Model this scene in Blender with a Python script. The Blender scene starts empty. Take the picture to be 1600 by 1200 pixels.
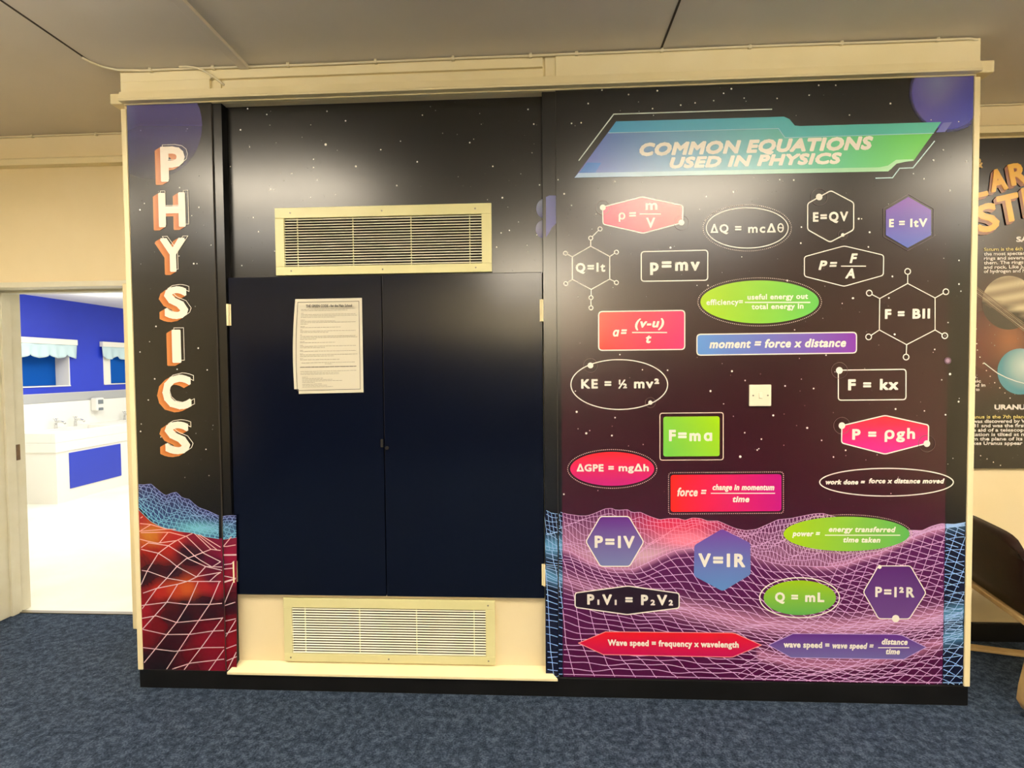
import bpy, math, random
from mathutils import Vector, Matrix

# ------------------------------------------------------------------ camera, light, exposure
sc = bpy.context.scene
COL = sc.collection
F_PX, YAW, PITCH, ROLL = 814.68, -0.0494, -0.0300, -0.0088
CAM = Vector((0.0, -2.2392, 1.4322))
_f = Vector((math.sin(YAW) * math.cos(PITCH), math.cos(YAW) * math.cos(PITCH), math.sin(PITCH)))
_r0 = Vector((math.cos(YAW), -math.sin(YAW), 0.0))
_u0 = _r0.cross(_f)
_r = math.cos(ROLL) * _r0 + math.sin(ROLL) * _u0
_u = -math.sin(ROLL) * _r0 + math.cos(ROLL) * _u0
cam_data = bpy.data.cameras.new('camera')
cam_data.sensor_width = 36.0
cam_data.lens = 36.0 * F_PX / 1600.0
cam_data.clip_start = 0.02
cam = bpy.data.objects.new('camera', cam_data)
COL.objects.link(cam)
M = Matrix((_r, _u, -_f)).transposed().to_4x4()
M.translation = CAM
cam.matrix_world = M
sc.camera = cam

world = bpy.data.worlds.new('world')
sc.world = world
world.use_nodes = True
world.node_tree.nodes['Background'].inputs[0].default_value = (0.75, 0.8, 0.9, 1)
world.node_tree.nodes['Background'].inputs[1].default_value = 0.05

sc.view_settings.view_transform = 'Standard'
sc.view_settings.look = 'None'
sc.view_settings.gamma = 1.0
sc.view_settings.use_curve_mapping = False
sc.view_settings.exposure = 0.0


def area(name, loc, sx, sy, power, color, rot=(0, 0, 0), spread=180):
    l = bpy.data.lights.new(name, 'AREA')
    l.shape = 'RECTANGLE'
    l.size, l.size_y, l.energy, l.color = sx, sy, power, color
    l.spread = math.radians(spread)
    o = bpy.data.objects.new(name, l)
    COL.objects.link(o)
    o.location, o.rotation_euler = loc, rot
    return o


WARM = (1.0, 0.955, 0.88)
for _x, _y, _p in ((1.1, -1.75, 0.95), (-1.85, -1.45, 0.8), (-3.7, -1.55, 0.55), (3.3, -1.45, 0.8), (0.0, -4.7, 2.6)):
    # boxy diffuser; upward and mural-side panels are fill added to brighten ceiling and fascia
    area('ceiling_lamp', (_x, _y, 2.44), 1.2, 0.6, 14 * _p, WARM)
    area('ceiling_lamp_up_fill', (_x, _y, 2.56), 1.2, 0.6, 74 * _p, WARM, (math.pi, 0, 0))
    area('ceiling_lamp_side_fill', (_x, _y + .31, 2.50), 1.2, 0.10, 50 * _p, WARM, (-math.pi / 2, 0, 0))
area('washroom_lamp', (-4.2, 2.3, 2.28), 1.8, 1.2, 50, (1.0, 0.98, 0.93))
area('washroom_up_fill', (-4.2, 3.0, 2.05), 1.8, 1.2, 22, (1.0, 0.98, 0.93), (math.pi, 0, 0))  # unseen upward fill, added to brighten the washroom ceiling
area('washroom_lamp', (-3.6, 4.6, 2.28), 1.8, 1.2, 40, (1.0, 0.98, 0.93))


# ------------------------------------------------------------------ helpers
def hit(px, py, axis, val):
    """point where the view line of a picture point meets the plane axis=val"""
    d = _r * ((px - 800) / F_PX) - _u * ((py - 600) / F_PX) + _f
    t = (val - CAM[axis]) / d[axis]
    return CAM + d * t


def s2l(c):
    c = c / 255.0
    return c / 12.92 if c <= 0.04045 else ((c + 0.055) / 1.055) ** 2.4


def S(r, g, b, a=1.0):
    return (s2l(r), s2l(g), s2l(b), a)


def mixc(a, b, t):
    t = max(0.0, min(1.0, t))
    return tuple(a[i] + (b[i] - a[i]) * t for i in range(4))


def principled(name, base, rough=0.5, spec=0.5, metal=0.0):
    m = bpy.data.materials.new(name)
    m.use_nodes = True
    b = m.node_tree.nodes['Principled BSDF']
    b.inputs['Base Color'].default_value = base
    b.inputs['Roughness'].default_value = rough
    b.inputs['Specular IOR Level'].default_value = spec
    b.inputs['Metallic'].default_value = metal
    return m


def noisy(name, c1, c2, scale, rough=0.5, spec=0.5, bump=0.0, bscale=None, detail=4.0, ramp=(0.35, 0.65)):
    m = principled(name, c1, rough, spec)
    nt = m.node_tree
    b = nt.nodes['Principled BSDF']
    tc = nt.nodes.new('ShaderNodeTexCoord')
    nz = nt.nodes.new('ShaderNodeTexNoise')
    nz.inputs['Scale'].default_value = scale
    nz.inputs['Detail'].default_value = detail
    nt.links.new(tc.outputs['Object'], nz.inputs['Vector'])
    cr = nt.nodes.new('ShaderNodeValToRGB')
    cr.color_ramp.elements[0].position, cr.color_ramp.elements[1].position = ramp
    cr.color_ramp.elements[0].color, cr.color_ramp.elements[1].color = c1, c2
    nt.links.new(nz.outputs['Fac'], cr.inputs['Fac'])
    nt.links.new(cr.outputs['Color'], b.inputs['Base Color'])
    if bump:
        n2 = nt.nodes.new('ShaderNodeTexNoise')
        n2.inputs['Scale'].default_value = bscale or scale
        nt.links.new(tc.outputs['Object'], n2.inputs['Vector'])
        bp = nt.nodes.new('ShaderNodeBump')
        bp.inputs['Strength'].default_value = bump
        bp.inputs['Distance'].default_value = 0.01
        nt.links.new(n2.outputs['Fac'], bp.inputs['Height'])
        nt.links.new(bp.outputs['Normal'], b.inputs['Normal'])
    return m


def print_mat(name, rough, alpha=False):
    m = principled(name, (1, 1, 1, 1), rough, 0.95)
    nt = m.node_tree
    b = nt.nodes['Principled BSDF']
    at = nt.nodes.new('ShaderNodeAttribute')
    at.attribute_name = 'Col'
    nt.links.new(at.outputs['Color'], b.inputs['Base Color'])
    if alpha:
        nt.links.new(at.outputs['Alpha'], b.inputs['Alpha'])
    return m


VINYL_ROUGH = 0.25
MAT = {
    'print': print_mat('printed_vinyl', VINYL_ROUGH),
    'film': print_mat('printed_film', VINYL_ROUGH, True),
    'paperink': print_mat('printed_paper', 0.7),
    'cream': noisy('cream_paint', S(240, 222, 178), S(244, 227, 186), 3.0, 0.5, 0.4),
    'cream_gloss': noisy('cream_gloss_paint', S(244, 229, 182), S(247, 233, 190), 5.0, 0.32, 0.5),
    'grille': noisy('grille_enamel', S(222, 216, 160), S(228, 222, 168), 6.0, 0.35, 0.5),
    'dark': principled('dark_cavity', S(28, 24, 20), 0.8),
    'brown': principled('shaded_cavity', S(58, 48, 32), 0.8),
    'ceiling': noisy('ceiling_paint', S(218, 209, 192), S(223, 214, 198), 2.5, 0.8, 0.2),
    'ceil_seam': principled('ceiling_seam', S(70, 60, 48), 0.9),
    'navy': noisy('navy_gloss_paint', S(7, 12, 28), S(8, 14, 31), 2.0, 0.17, 0.42),
    'plinth': noisy('black_plinth', S(12, 12, 13), S(18, 18, 19), 9.0, 0.45, 0.3),
    'edge': principled('board_edge', S(66, 60, 52), 0.6),
    'white': principled('white_gloss_paint', S(238, 236, 228), 0.35),
    'offwhite': noisy('old_white_paint', S(225, 220, 196), S(232, 228, 208), 8.0, 0.4),
    'plastic': principled('cream_plastic', S(240, 234, 208), 0.3),
    'screw': principled('screw_metal', S(150, 145, 130), 0.35, 0.5, 0.9),
    'chrome': principled('chrome', S(215, 215, 215), 0.12, 0.5, 1.0),
    'brass': noisy('worn_brass', S(120, 88, 48), S(92, 66, 38), 40.0, 0.4),
    'paper': principled('paper', S(214, 208, 188), 0.75, 0.2),
    'blue_wall': noisy('blue_wall_paint', S(32, 54, 192), S(36, 60, 200), 2.0, 0.45),
    'blue_panel': principled('blue_laminate', S(42, 62, 190), 0.35),
    'blue_blind': principled('blue_blind_cloth', S(0, 84, 178), 0.8, 0.2),
    'frill': principled('pale_blue_cloth', S(196, 220, 228), 0.9, 0.1),
    'tile': principled('white_tile', S(240, 240, 234), 0.25),
    'grey_tile': principled('grey_tile', S(176, 178, 180), 0.3),
    'lino': noisy('pale_vinyl_floor', S(236, 234, 222), S(226, 223, 210), 2.5, 0.45, 0.5),
    'wood': noisy('pale_bentwood', S(196, 168, 118), S(180, 150, 102), 22.0, 0.4),
    'leather': noisy('dark_brown_leather', S(28, 13, 10), S(38, 19, 14), 14.0, 0.5, 0.25, 0.05, 120.0),
    'cable': principled('white_cable', S(226, 214, 178), 0.45),
    'grey_plastic': principled('grey_plastic', S(120, 130, 138), 0.4),
}


def carpet_mat():
    m = bpy.data.materials.new('blue_carpet')
    m.use_nodes = True
    nt = m.node_tree
    b = nt.nodes['Principled BSDF']
    b.inputs['Roughness'].default_value = 0.95
    b.inputs['Specular IOR Level'].default_value = 0.1
    tc = nt.nodes.new('ShaderNodeTexCoord')
    n1 = nt.nodes.new('ShaderNodeTexNoise')
    n1.inputs['Scale'].default_value = 140.0
    n1.inputs['Detail'].default_value = 3.0
    n2 = nt.nodes.new('ShaderNodeTexNoise')
    n2.inputs['Scale'].default_value = 38.0
    n2.inputs['Detail'].default_value = 5.0
    for n in (n1, n2):
        nt.links.new(tc.outputs['Object'], n.inputs['Vector'])
    ad = nt.nodes.new('ShaderNodeMath')
    ad.operation = 'ADD'
    nt.links.new(n1.outputs['Fac'], ad.inputs[0])
    nt.links.new(n2.outputs['Fac'], ad.inputs[1])
    hf = nt.nodes.new('ShaderNodeMath')
    hf.operation = 'MULTIPLY'
    hf.inputs[1].default_value = 0.5
    nt.links.new(ad.outputs[0], hf.inputs[0])
    cr = nt.nodes.new('ShaderNodeValToRGB')
    e = cr.color_ramp.elements
    e[0].position, e[0].color = 0.36, S(28, 37, 52)
    e[1].position, e[1].color = 0.66, S(83, 95, 114)
    mid = e.new(0.5)
    mid.color = S(50, 62, 80)
    nt.links.new(hf.outputs[0], cr.inputs['Fac'])
    nt.links.new(cr.outputs['Color'], b.inputs['Base Color'])
    bp = nt.nodes.new('ShaderNodeBump')
    bp.inputs['Strength'].default_value = 0.6
    bp.inputs['Distance'].default_value = 0.006
    nt.links.new(n1.outputs['Fac'], bp.inputs['Height'])
    nt.links.new(bp.outputs['Normal'], b.inputs['Normal'])
    return m


MAT['carpet'] = carpet_mat()


def wloc(o):
    v = Vector((0, 0, 0))
    while o is not None:
        v += o.location
        o = o.parent
    return v


def tag(o, label=None, cat=None, group=None, kind=None):
    if label: o['label'] = label
    if cat: o['category'] = cat
    if group: o['group'] = group
    if kind: o['kind'] = kind
    return o


def thing(name, label, cat, loc, group=None):
    o = bpy.data.objects.new(name, None)
    o.empty_display_size = 0.1
    COL.objects.link(o)
    o.location = loc
    return tag(o, label, cat, group)


class G:
    """collects faces in world coordinates and links them as ONE mesh object"""

    def __init__(self):
        self.v, self.f, self.c = [], [], []

    def add(self, pts, faces, col=None):
        n = len(self.v)
        self.v.extend([tuple(p) for p in pts])
        if isinstance(col, list):
            self.c.extend(col)
        else:
            self.c.extend([col or (1, 1, 1, 1)] * len(pts))
        self.f.extend([tuple(i + n for i in f) for f in faces])

    def box(self, x0, x1, y0, y1, z0, z1):
        p = [(x, y, z) for x in (x0, x1) for y in (y0, y1) for z in (z0, z1)]
        self.add(p, [(0, 1, 3, 2), (4, 6, 7, 5), (0, 4, 5, 1), (2, 3, 7, 6), (0, 2, 6, 4), (1, 5, 7, 3)])
        return self

    def quad(self, a, b, c, d):
        self.add([a, b, c, d], [(0, 1, 2, 3)])
        return self

    def tube(self, pts, r, seg=10, cap=True, flat=None):
        """sweep a round (or flat=(w,h) rectangular) section along points"""
        pts = [Vector(p) for p in pts]
        rings = []
        prev = None
        for i, p in enumerate(pts):
            t = (pts[min(i + 1, len(pts) - 1)] - pts[max(i - 1, 0)]).normalized()
            if prev is None:
                a = Vector((0, 0, 1)) if abs(t.z) < 0.9 else Vector((0, 1, 0))
                n = (a - t * a.dot(t)).normalized()
            else:
                n = (prev - t * prev.dot(t)).normalized()
            prev = n
            bn = t.cross(n)
            rr = r[i] if isinstance(r, (list, tuple)) else r
            if flat:
                w, h = flat
                ring = [p + n * sy * h / 2 + bn * sx * w / 2 for sx, sy in ((-1, -1), (1, -1), (1, 1), (-1, 1))]
            else:
                ring = [p + (n * math.cos(2 * math.pi * k / seg) + bn * math.sin(2 * math.pi * k / seg)) * rr for k in range(seg)]
            rings.append(ring)
        m = len(rings[0])
        vs = [q for rg in rings for q in rg]
        fs = []
        for i in range(len(rings) - 1):
            for k in range(m):
                fs.append((i * m + k, i * m + (k + 1) % m, (i + 1) * m + (k + 1) % m, (i + 1) * m + k))
        if cap:
            fs.append(tuple(range(m))[::-1])
            fs.append(tuple((len(rings) - 1) * m + k for k in range(m)))
        self.add(vs, fs)
        return self

    def cyl(self, c, axis, r, h, seg=16):
        a = Vector((0, 0, 0))
        a[axis] = h / 2
        c = Vector(c)
        return self.tube([c - a, c + a], r, seg)

    def prism(self, pts2, axis, a0, a1):
        """extrude a 2-D outline along an axis; outline gives the two other axes in order"""
        def mk(p, a):
            q = list(p)
            q.insert(axis, a)
            return tuple(q)
        n = len(pts2)
        self.add([mk(p, a0) for p in pts2] + [mk(p, a1) for p in pts2],
                 [tuple(range(n))[::-1], tuple(range(n, 2 * n))] +
                 [(i, (i + 1) % n, n + (i + 1) % n, n + i) for i in range(n)])
        return self

    def build(self, name, mat, parent=None, bevel=0.0, smooth=False, colors=False, label=None, segs=2, sub=0):
        o_loc = wloc(parent) if parent is not None else Vector((0, 0, 0))
        me = bpy.data.meshes.new(name)
        if parent is None:
            # origin at the base centre of the mesh
            xs, ys, zs = zip(*self.v)
            o_loc = Vector(((min(xs) + max(xs)) / 2, (min(ys) + max(ys)) / 2, min(zs)))
        me.from_pydata([tuple(Vector(v) - o_loc) for v in self.v], [], self.f)
        if colors:
            at = me.color_attributes.new('Col', 'FLOAT_COLOR', 'POINT')
            flat = [x for c in self.c for x in c]
            at.data.foreach_set('color', flat)
        me.materials.append(MAT[mat] if isinstance(mat, str) else mat)
        if smooth:
            me.polygons.foreach_set('use_smooth', [True] * len(me.polygons))
        me.update()
        o = bpy.data.objects.new(name, me)
        COL.objects.link(o)
        if parent is not None:
            o.parent = parent
        else:
            o.location = o_loc
        if bevel:
            b = o.modifiers.new('bevel', 'BEVEL')
            b.width, b.segments, b.limit_method = bevel, segs, 'ANGLE'
        if sub:
            ss = o.modifiers.new('subsurf', 'SUBSURF')
            ss.levels = ss.render_levels = sub
        if label:
            o['label'] = label
        return o


def structure(name, g, mat, **k):
    return tag(g.build(name, mat, **k), kind='structure')


# ---- flat printing on an upright board facing the room
LAYER = 0.00025
MPP = 0.00265     # metres on the board per picture point, used only for line weights


def interp(curve, x):
    if x <= curve[0][0]: return curve[0][1]
    for (x0, y0), (x1, y1) in zip(curve, curve[1:]):
        if x <= x1:
            return y0 + (y1 - y0) * (x - x0) / (x1 - x0)
    return curve[-1][1]


def rounded(pts, r, n=4):
    out = []
    m = len(pts)
    for i in range(m):
        p = Vector(pts[i]); a = Vector(pts[i - 1]); b = Vector(pts[(i + 1) % m])
        d1 = (a - p); d2 = (b - p)
        rr = min(r, d1.length * .45, d2.length * .45)
        s = p + d1.normalized() * rr
        e = p + d2.normalized() * rr
        for k in range(n + 1):
            t = k / n
            out.append(tuple(s * (1 - t) ** 2 + p * 2 * t * (1 - t) + e * t * t))
    return out


def ell(cx, cy, rx, ry, n=64):
    return [(cx + rx * math.cos(2 * math.pi * k / n), cy + ry * math.sin(2 * math.pi * k / n)) for k in range(n)]


def grad(p0, c0, p1, c1):
    dx, dy = p1[0] - p0[0], p1[1] - p0[1]
    L = dx * dx + dy * dy
    return lambda x, y: mixc(c0, c1, ((x - p0[0]) * dx + (y - p0[1]) * dy) / L)


_TXT = {}


def glyphs(body, shear=0.0, offset=0.0, sp=1.0):
    key = (body, shear, offset, sp)
    if key not in _TXT:
        cu = bpy.data.curves.new('text', 'FONT')
        cu.body, cu.size, cu.shear, cu.offset, cu.resolution_u = body, 1.0, shear, offset, 3
        cu.space_character = sp
        o = bpy.data.objects.new('text', cu)
        COL.objects.link(o)
        dg = bpy.context.evaluated_depsgraph_get()
        me = bpy.data.meshes.new_from_object(o.evaluated_get(dg))
        vs = [(v.co.x, v.co.y) for v in me.vertices]
        fs = [tuple(p.vertices) for p in me.polygons]
        cu.fill_mode = 'NONE'
        dg = bpy.context.evaluated_depsgraph_get()
        m2 = bpy.data.meshes.new_from_object(o.evaluated_get(dg))
        ev = [(v.co.x, v.co.y) for v in m2.vertices]
        es = [tuple(e.vertices) for e in m2.edges]
        bpy.data.objects.remove(o)
        bpy.data.curves.remove(cu)
        bpy.data.meshes.remove(me)
        bpy.data.meshes.remove(m2)
        _TXT[key] = (vs, fs, ev, es)
    return _TXT[key]


CAPH = max(v[1] for v in glyphs('H')[0])


class Ink(G):
    def __init__(self, plane=0.0, layer=1):
        super().__init__()
        self.p, self.y, self.k = plane, plane - LAYER * layer, 0

    def up(self, n=1):
        self.y -= LAYER * n
        return self

    def F(self, px, py):
        q = hit(px, py, 1, self.p)
        return (q.x, self.y, q.z)

    def fill(self, pts, col):
        cs = [col(x, y) for x, y in pts] if callable(col) else col
        ps = [self.F(x, y) for x, y in pts]
        # keep the face towards the room
        ar = sum(ps[i - 1][0] * ps[i][2] - ps[i][0] * ps[i - 1][2] for i in range(len(ps)))
        self.k = (self.k + 1) % 17
        ps = [(p[0], p[1] - self.k * .000012, p[2]) for p in ps]
        idx = tuple(range(len(ps)))
        self.add(ps, [idx if ar > 0 else idx[::-1]], cs)
        return self

    def seg(self, a, b, w, ca, cb=None, ext=0.35):
        dx, dz = b[0] - a[0], b[2] - a[2]
        L = math.hypot(dx, dz)
        if L < 1e-7: return
        dx, dz = dx / L, dz / L
        h = w / 2
        e = w * ext
        ox, oz = -dz * h, dx * h
        a = (a[0] - dx * e, a[2] - dz * e)
        b = (b[0] + dx * e, b[2] + dz * e)
        self.k = (self.k + 1) % 17
        y = self.y - .00002 - self.k * .000012
        self.add([(a[0] - ox, y, a[1] - oz), (b[0] - ox, y, b[1] - oz), (b[0] + ox, y, b[1] + oz), (a[0] + ox, y, a[1] + oz)],
                 [(0, 1, 2, 3)], [ca, cb or ca, cb or ca, ca])

    def stroke(self, pts, w, col, closed=False):
        cs = [col(x, y) for x, y in pts] if callable(col) else [col] * len(pts)
        ps = [self.F(x, y) for x, y in pts]
        n = len(ps)
        for i in range(n if closed else n - 1):
            self.seg(ps[i], ps[(i + 1) % n], w * MPP, cs[i], cs[(i + 1) % n])
        return self

    def disc(self, px, py, r, col, n=20):
        return self.fill(ell(px, py, r, r, n), col)

    def ring(self, px, py, r, w, col, n=24):
        return self.stroke(ell(px, py, r, r, n), w, col, True)

    def dots(self, pts, step, r, col):
        """small dots evenly along a closed outline"""
        acc = 0.0
        m = len(pts)
        for i in range(m):
            a, b = Vector(pts[i]), Vector(pts[(i + 1) % m])
            L = (b - a).length
            while acc < L:
                p = a + (b - a) * (acc / L)
                self.disc(p.x, p.y, r, col, 6)
                acc += step
            acc -= L
        return self

    def text(self, body, x0, x1, base, cap, weight=1.0, col=None, shear=0.0, offset=0.0, rot=0.0, shift=(0, 0), face=True, sp=1.0):
        """body set between picture x0..x1 on a base line; cap = capital height; weight = extra stroke"""
        col = col or WHITE
        vs, fs, ev, es = glyphs(body, shear, offset, sp)
        mn = min(v[0] for v in ev); mx = max(v[0] for v in ev)
        A, B = self.F(x0, base), self.F(x1, base)
        xc = (x0 + x1) / 2
        C0, C1 = self.F(xc, base), self.F(xc, base - cap)
        w = weight * MPP
        sx = (B[0] - A[0] - w) / (mx - mn)
        sz = (C1[2] - C0[2] - w * .6) / CAPH
        cx, cz = (A[0] + B[0]) / 2 + shift[0] * MPP, C0[2] + w * .3 + shift[1] * MPP
        ca, sa = math.cos(rot), math.sin(rot)

        def T(v):
            x, z = (v[0] - (mn + mx) / 2) * sx, v[1] * sz
            return (cx + x * ca - z * sa, self.y, cz + x * sa + z * ca)
        if face:
            self.add([T(v) for v in vs], fs, col)
        if w:
            ps = [T(v) for v in ev]
            for a, b in es:
                self.seg(ps[a], ps[b], w, col, ext=0.3)
        return self


WHITE = S(242, 238, 228)
INKGREY = S(120, 105, 100)

# ------------------------------------------------------------------ room shell
XL, XR, ZM, ZR, ZC, YB = -1.793, 1.773, 0.088, 2.604, 2.7395, 0.54
JL, JR, HEAD = -3.105, -2.262, 1.905      # doorway
structure('floor', G().box(-5.0, 4.5, -6.0, 0.69, -0.1, 0.0), 'carpet')
structure('floor_washroom', G().box(-5.95, -1.9, 0.69, 6.5, -0.1, 0.0), 'lino')
structure('ceiling', G().box(-5.0, 4.5, -6.0, YB + .2, ZC, ZC + .1), 'ceiling')
structure('ceiling_washroom', G().box(-5.95, -1.9, YB + .2, 6.5, 2.31, 2.41), 'white')
g = G()
g.box(-5.0, JL - .03, YB, YB + .2, 0, ZC)
g.box(JR + .03, XL + .1, YB, YB + .2, 0, ZC)
g.box(JL - .03, JR + .03, YB, YB + .2, HEAD + .03, ZC)
structure('wall_back', g, 'cream')
structure('wall_back_right', G().box(XL + .1, 4.5, YB, YB + .2, 0, ZC), 'cream')
structure('wall_left', G().box(-5.1, -5.0, -6.0, YB + .2, 0, ZC), 'cream')
structure('wall_right', G().box(4.5, 4.6, -6.0, YB + .2, 0, ZC), 'cream')
structure('wall_rear', G().box(-5.0, 4.5, -6.1, -6.0, 1.9, ZC), 'cream')
structure('wall_rear_lower', G().box(-5.0, 4.5, -6.1, -6.0, 0, 1.9), 'plinth')
# boxed-out cupboard wall that carries the murals
SL0, SL1, SR0, SR1 = -1.412, -1.372, 0.027, 0.083     # door frame stiles
g = G()
g.box(XL - .02, XR + .02, .07, YB, 0, ZC)
g.box(XL - .02, SL0, .012, .07, 0, ZC)
g.box(SR1, XR + .02, .012, .07, 0, ZC)
g.box(SL0, SL1, .012, .07, 2.604, ZC)
g.box(SR0, SR1, .012, .07, 2.604, ZC)
g.box(SL0, SL1, .012, .07, 0, ZM)
g.box(SR0, SR1, .012, .07, 0, ZM)
g.box(SL1, SR0, .012, .07, 2.60, ZC)
g.box(SL1, SR0, .012, .07, 0, .06)
structure('wall_front', g, 'cream')
structure('baseboard_front', G().box(XL - .02, XR + .02, -.002, .012, 0, ZM - .004), 'plinth', bevel=.002)
structure('baseboard_right', G().box(XR + .02, 4.5, YB - .014, YB, 0, .098), 'plinth', bevel=.003)
# corner trims of the boxing
g = G()
g.box(XL - .026, XL - .002, -.004, .05, ZM - .006, 2.585)
structure('trim_1', g, 'cream_gloss', bevel=.003)
g = G()
g.box(XR + .002, XR + .026, -.004, .05, ZM - .006, 2.595)
structure('trim_2', g, 'cream_gloss', bevel=.003)
# fascia over the boxing: back board, strips and blocks that leave the groove
g = G()
g.box(XL - .01, XR + .005, -.006, .012, 2.60, ZC)
g.box(XL - .01, .030, -.020, -.006, 2.690, ZC)
g.box(XL - .01, -1.404, -.020, -.006, 2.64, 2.690)
g.box(-1.392, -1.358, -.012, -.006, 2.64, 2.690)
g.box(-1.343, .030, -.020, -.006, 2.64, 2.680)
g.box(.040, .084, -.016, -.006, 2.64, ZC)
g.box(.084, XR + .005, -.026, -.006, 2.64, ZC - .004)
structure('trim_3', g, 'cream_gloss', bevel=.0015)
# picture rail: front, two stubs along the sides, and along the back wall
g = G()
g.prism([(-.006, 2.604), (-.034, 2.604), (-.036, 2.609), (-.033, 2.616), (-.0275, 2.640), (-.0265, 2.646), (-.006, 2.646)], 0, XL - .012, XR + .008)
structure('trim_4', g, 'cream_gloss')
structure('trim_5', G().box(XL - .075, XL - .02, -.002, YB, 2.608, 2.653), 'cream_gloss', bevel=.004)
structure('trim_6', G().box(XR + .02, XR + .080, -.002, YB, 2.612, 2.660), 'cream_gloss', bevel=.004)
structure('trim_7', G().prism([(YB, 2.560), (YB - .040, 2.562), (YB - .042, 2.592), (YB - .030, 2.604), (YB, 2.610)], 0, -5.0, XL - .02), 'cream_gloss')
structure('trim_8', G().prism([(YB, 2.578), (YB - .040, 2.580), (YB - .042, 2.612), (YB - .030, 2.622), (YB, 2.626)], 0, XR + .02, 4.5), 'cream_gloss')
# ceiling board joints
structure('trim_9', G().box(-1.876, -1.868, -2.0, -.10, ZC - .002, ZC + .002), 'ceil_seam')
structure('trim_10', G().box(-1.268, -1.226, -2.6, -.024, ZC - .016, ZC), 'ceiling', bevel=.002)
structure('trim_11', G().box(.512, .520, -2.6, -.03, ZC - .002, ZC + .002), 'ceil_seam')

# door frame of the washroom
d1 = G()
d1.box(JL - .03, JL, YB - .02, YB + .22, 0, HEAD + .03)
d1.box(JR, JR + .03, YB - .02, YB + .22, 0, HEAD + .03)
d1.box(JL, JR, YB - .004, YB + .22, HEAD, HEAD + .03)
d1 = structure('door_1', d1, 'offwhite', bevel=.003)
g = G()
g.box(JL, JL + .014, YB + .095, YB + .15, 0, HEAD)
g.box(JR - .014, JR, YB + .095, YB + .15, 0, HEAD)
g.box(JL + .014, JR - .014, YB + .095, YB + .15, HEAD - .014, HEAD)
g.build('door_stop', 'offwhite', d1, bevel=.002)
g = G()
g.box(JL - .09, JL - .012, YB - .032, YB - .0, 0, HEAD + .01)
g.box(JR + .002, JR + .075, YB - .03, YB - .0, 0, HEAD + .01)
g.build('architrave', 'cream_gloss', d1, bevel=.006)
q0, q1 = hit(24, 695, 0, JL), hit(33, 718, 0, JL)
g = G()
g.box(JL - .001, JL + .004, YB + .155, YB + .185, q1.z, q0.z)
g.build('strike_plate', 'brass', d1, bevel=.002, label='brown worn brass strike plate')
structure('trim_12', G().box(JL, JR, .675, .705, 0, .006), 'screw', bevel=.002)

# ------------------------------------------------------------------ murals
random.seed(7)
BLACK = S(12, 10, 9)


def grid_fill(ink, xs, ytop, ybot, n, colf):
    """printed area between two curves, colour set per point"""
    cols = []
    for x in xs:
        a, b = ytop(x), ybot(x)
        cols.append([(x, a + (b - a) * k / n) for k in range(n + 1)])
    ps, cs, fs = [], [], []
    for c in cols:
        for (x, y) in c:
            ps.append(ink.F(x, y)); cs.append(colf(x, y))
    m = n + 1
    for i in range(len(cols) - 1):
        for k in range(n):
            a = i * m + k
            fs.append((a, a + 1, a + m + 1, a + m))
    ink.add(ps, fs, cs)


def stars(ink, x0, x1, y0, y1, n, bright, keep=lambda x, y: True):
    for _ in range(n):
        x, y = random.uniform(x0, x1), random.uniform(y0, y1)
        if not keep(x, y): continue
        t = random.random() ** 2.2
        b = 70 + 150 * t
        ink.disc(x, y, .45 + .55 * t, S(b, b * .97, b * .93), 6)
    for x, y, r in bright:
        ink.disc(x, y, r, S(240, 236, 228), 8)


# ---- left board with the vertical word
def board(root, x0, x1, y0, y1, z0, z1, name='backing_board'):
    g = G()
    g.box(x0, x1, y0, y1, z0, z1)
    return g.build(name, 'edge', root)


def rect_on(ink, x0, x1, z0, z1, col):
    y = ink.y
    ink.add([(x0, y, z0), (x1, y, z0), (x1, y, z1), (x0, y, z1)], [(0, 1, 2, 3)], col)


ml = thing('wall_mural', 'narrow black space mural with vertical lettering PHYSICS left of the navy cupboard', 'mural', ((XL + SL0) / 2, 0.006, ZM))
board(ml, XL, SL0, 0, .012, ZM, ZR)
ink = Ink(0, 1)
rect_on(ink, XL, SL0 - .0012, ZM, ZR, BLACK)
ink.build('backdrop_print', 'print', ml, colors=True)
ink = Ink(0, 2)
# violet planet that fades into the black, cut by the board's edges
cx, cy, R = 236, 196, 80
rings = 10
for k in range(rings):
    for j in range(40):
        a0, a1 = 2 * math.pi * j / 40, 2 * math.pi * (j + 1) / 40
        quad = []
        for rr, aa in ((k, a0), (k + 1, a0), (k + 1, a1), (k, a1)):
            r_ = R * rr / rings
            x, y = cx + r_ * math.cos(aa), cy + r_ * 1.05 * math.sin(aa)
            p = ink.F(x, y)
            quad.append((min(max(p[0], XL), SL0), min(p[2], ZR), x, y))
        def pc(x, y):
            f = max(0, min(1, (285 - y) / 110))
            return mixc(S(84, 78, 140, .95 * f), S(104, 114, 165, .95 * f), (215 - x) / 30)
        ink.add([(q[0], ink.y, q[1]) for q in quad], [(0, 1, 2, 3)][::-1], [pc(q[2], q[3]) for q in quad])
ink.build('planet_print', 'film', ml, colors=True, label='violet planet fading into the black')
ink = Ink(0, 4)
stars(ink, 205, 335, 170, 750, 70, [(219, 328, 1.4), (303, 412, 1.4), (244, 510, 1.3), (310, 544, 1.3), (219, 550, 1.1), (242, 592, 1.3), (277, 577, 1.1), (232, 625, 1.1), (308, 412, 1.0), (281, 293, 1.1), (226, 318, 1.1), (324, 578, 1.0), (220, 674, 1.2), (311, 324, 1.0), (330, 383, 1.0), (322, 702, 1.0)])
tag(ink.build('star_print', 'print', ml, colors=True), kind='stuff')

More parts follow.
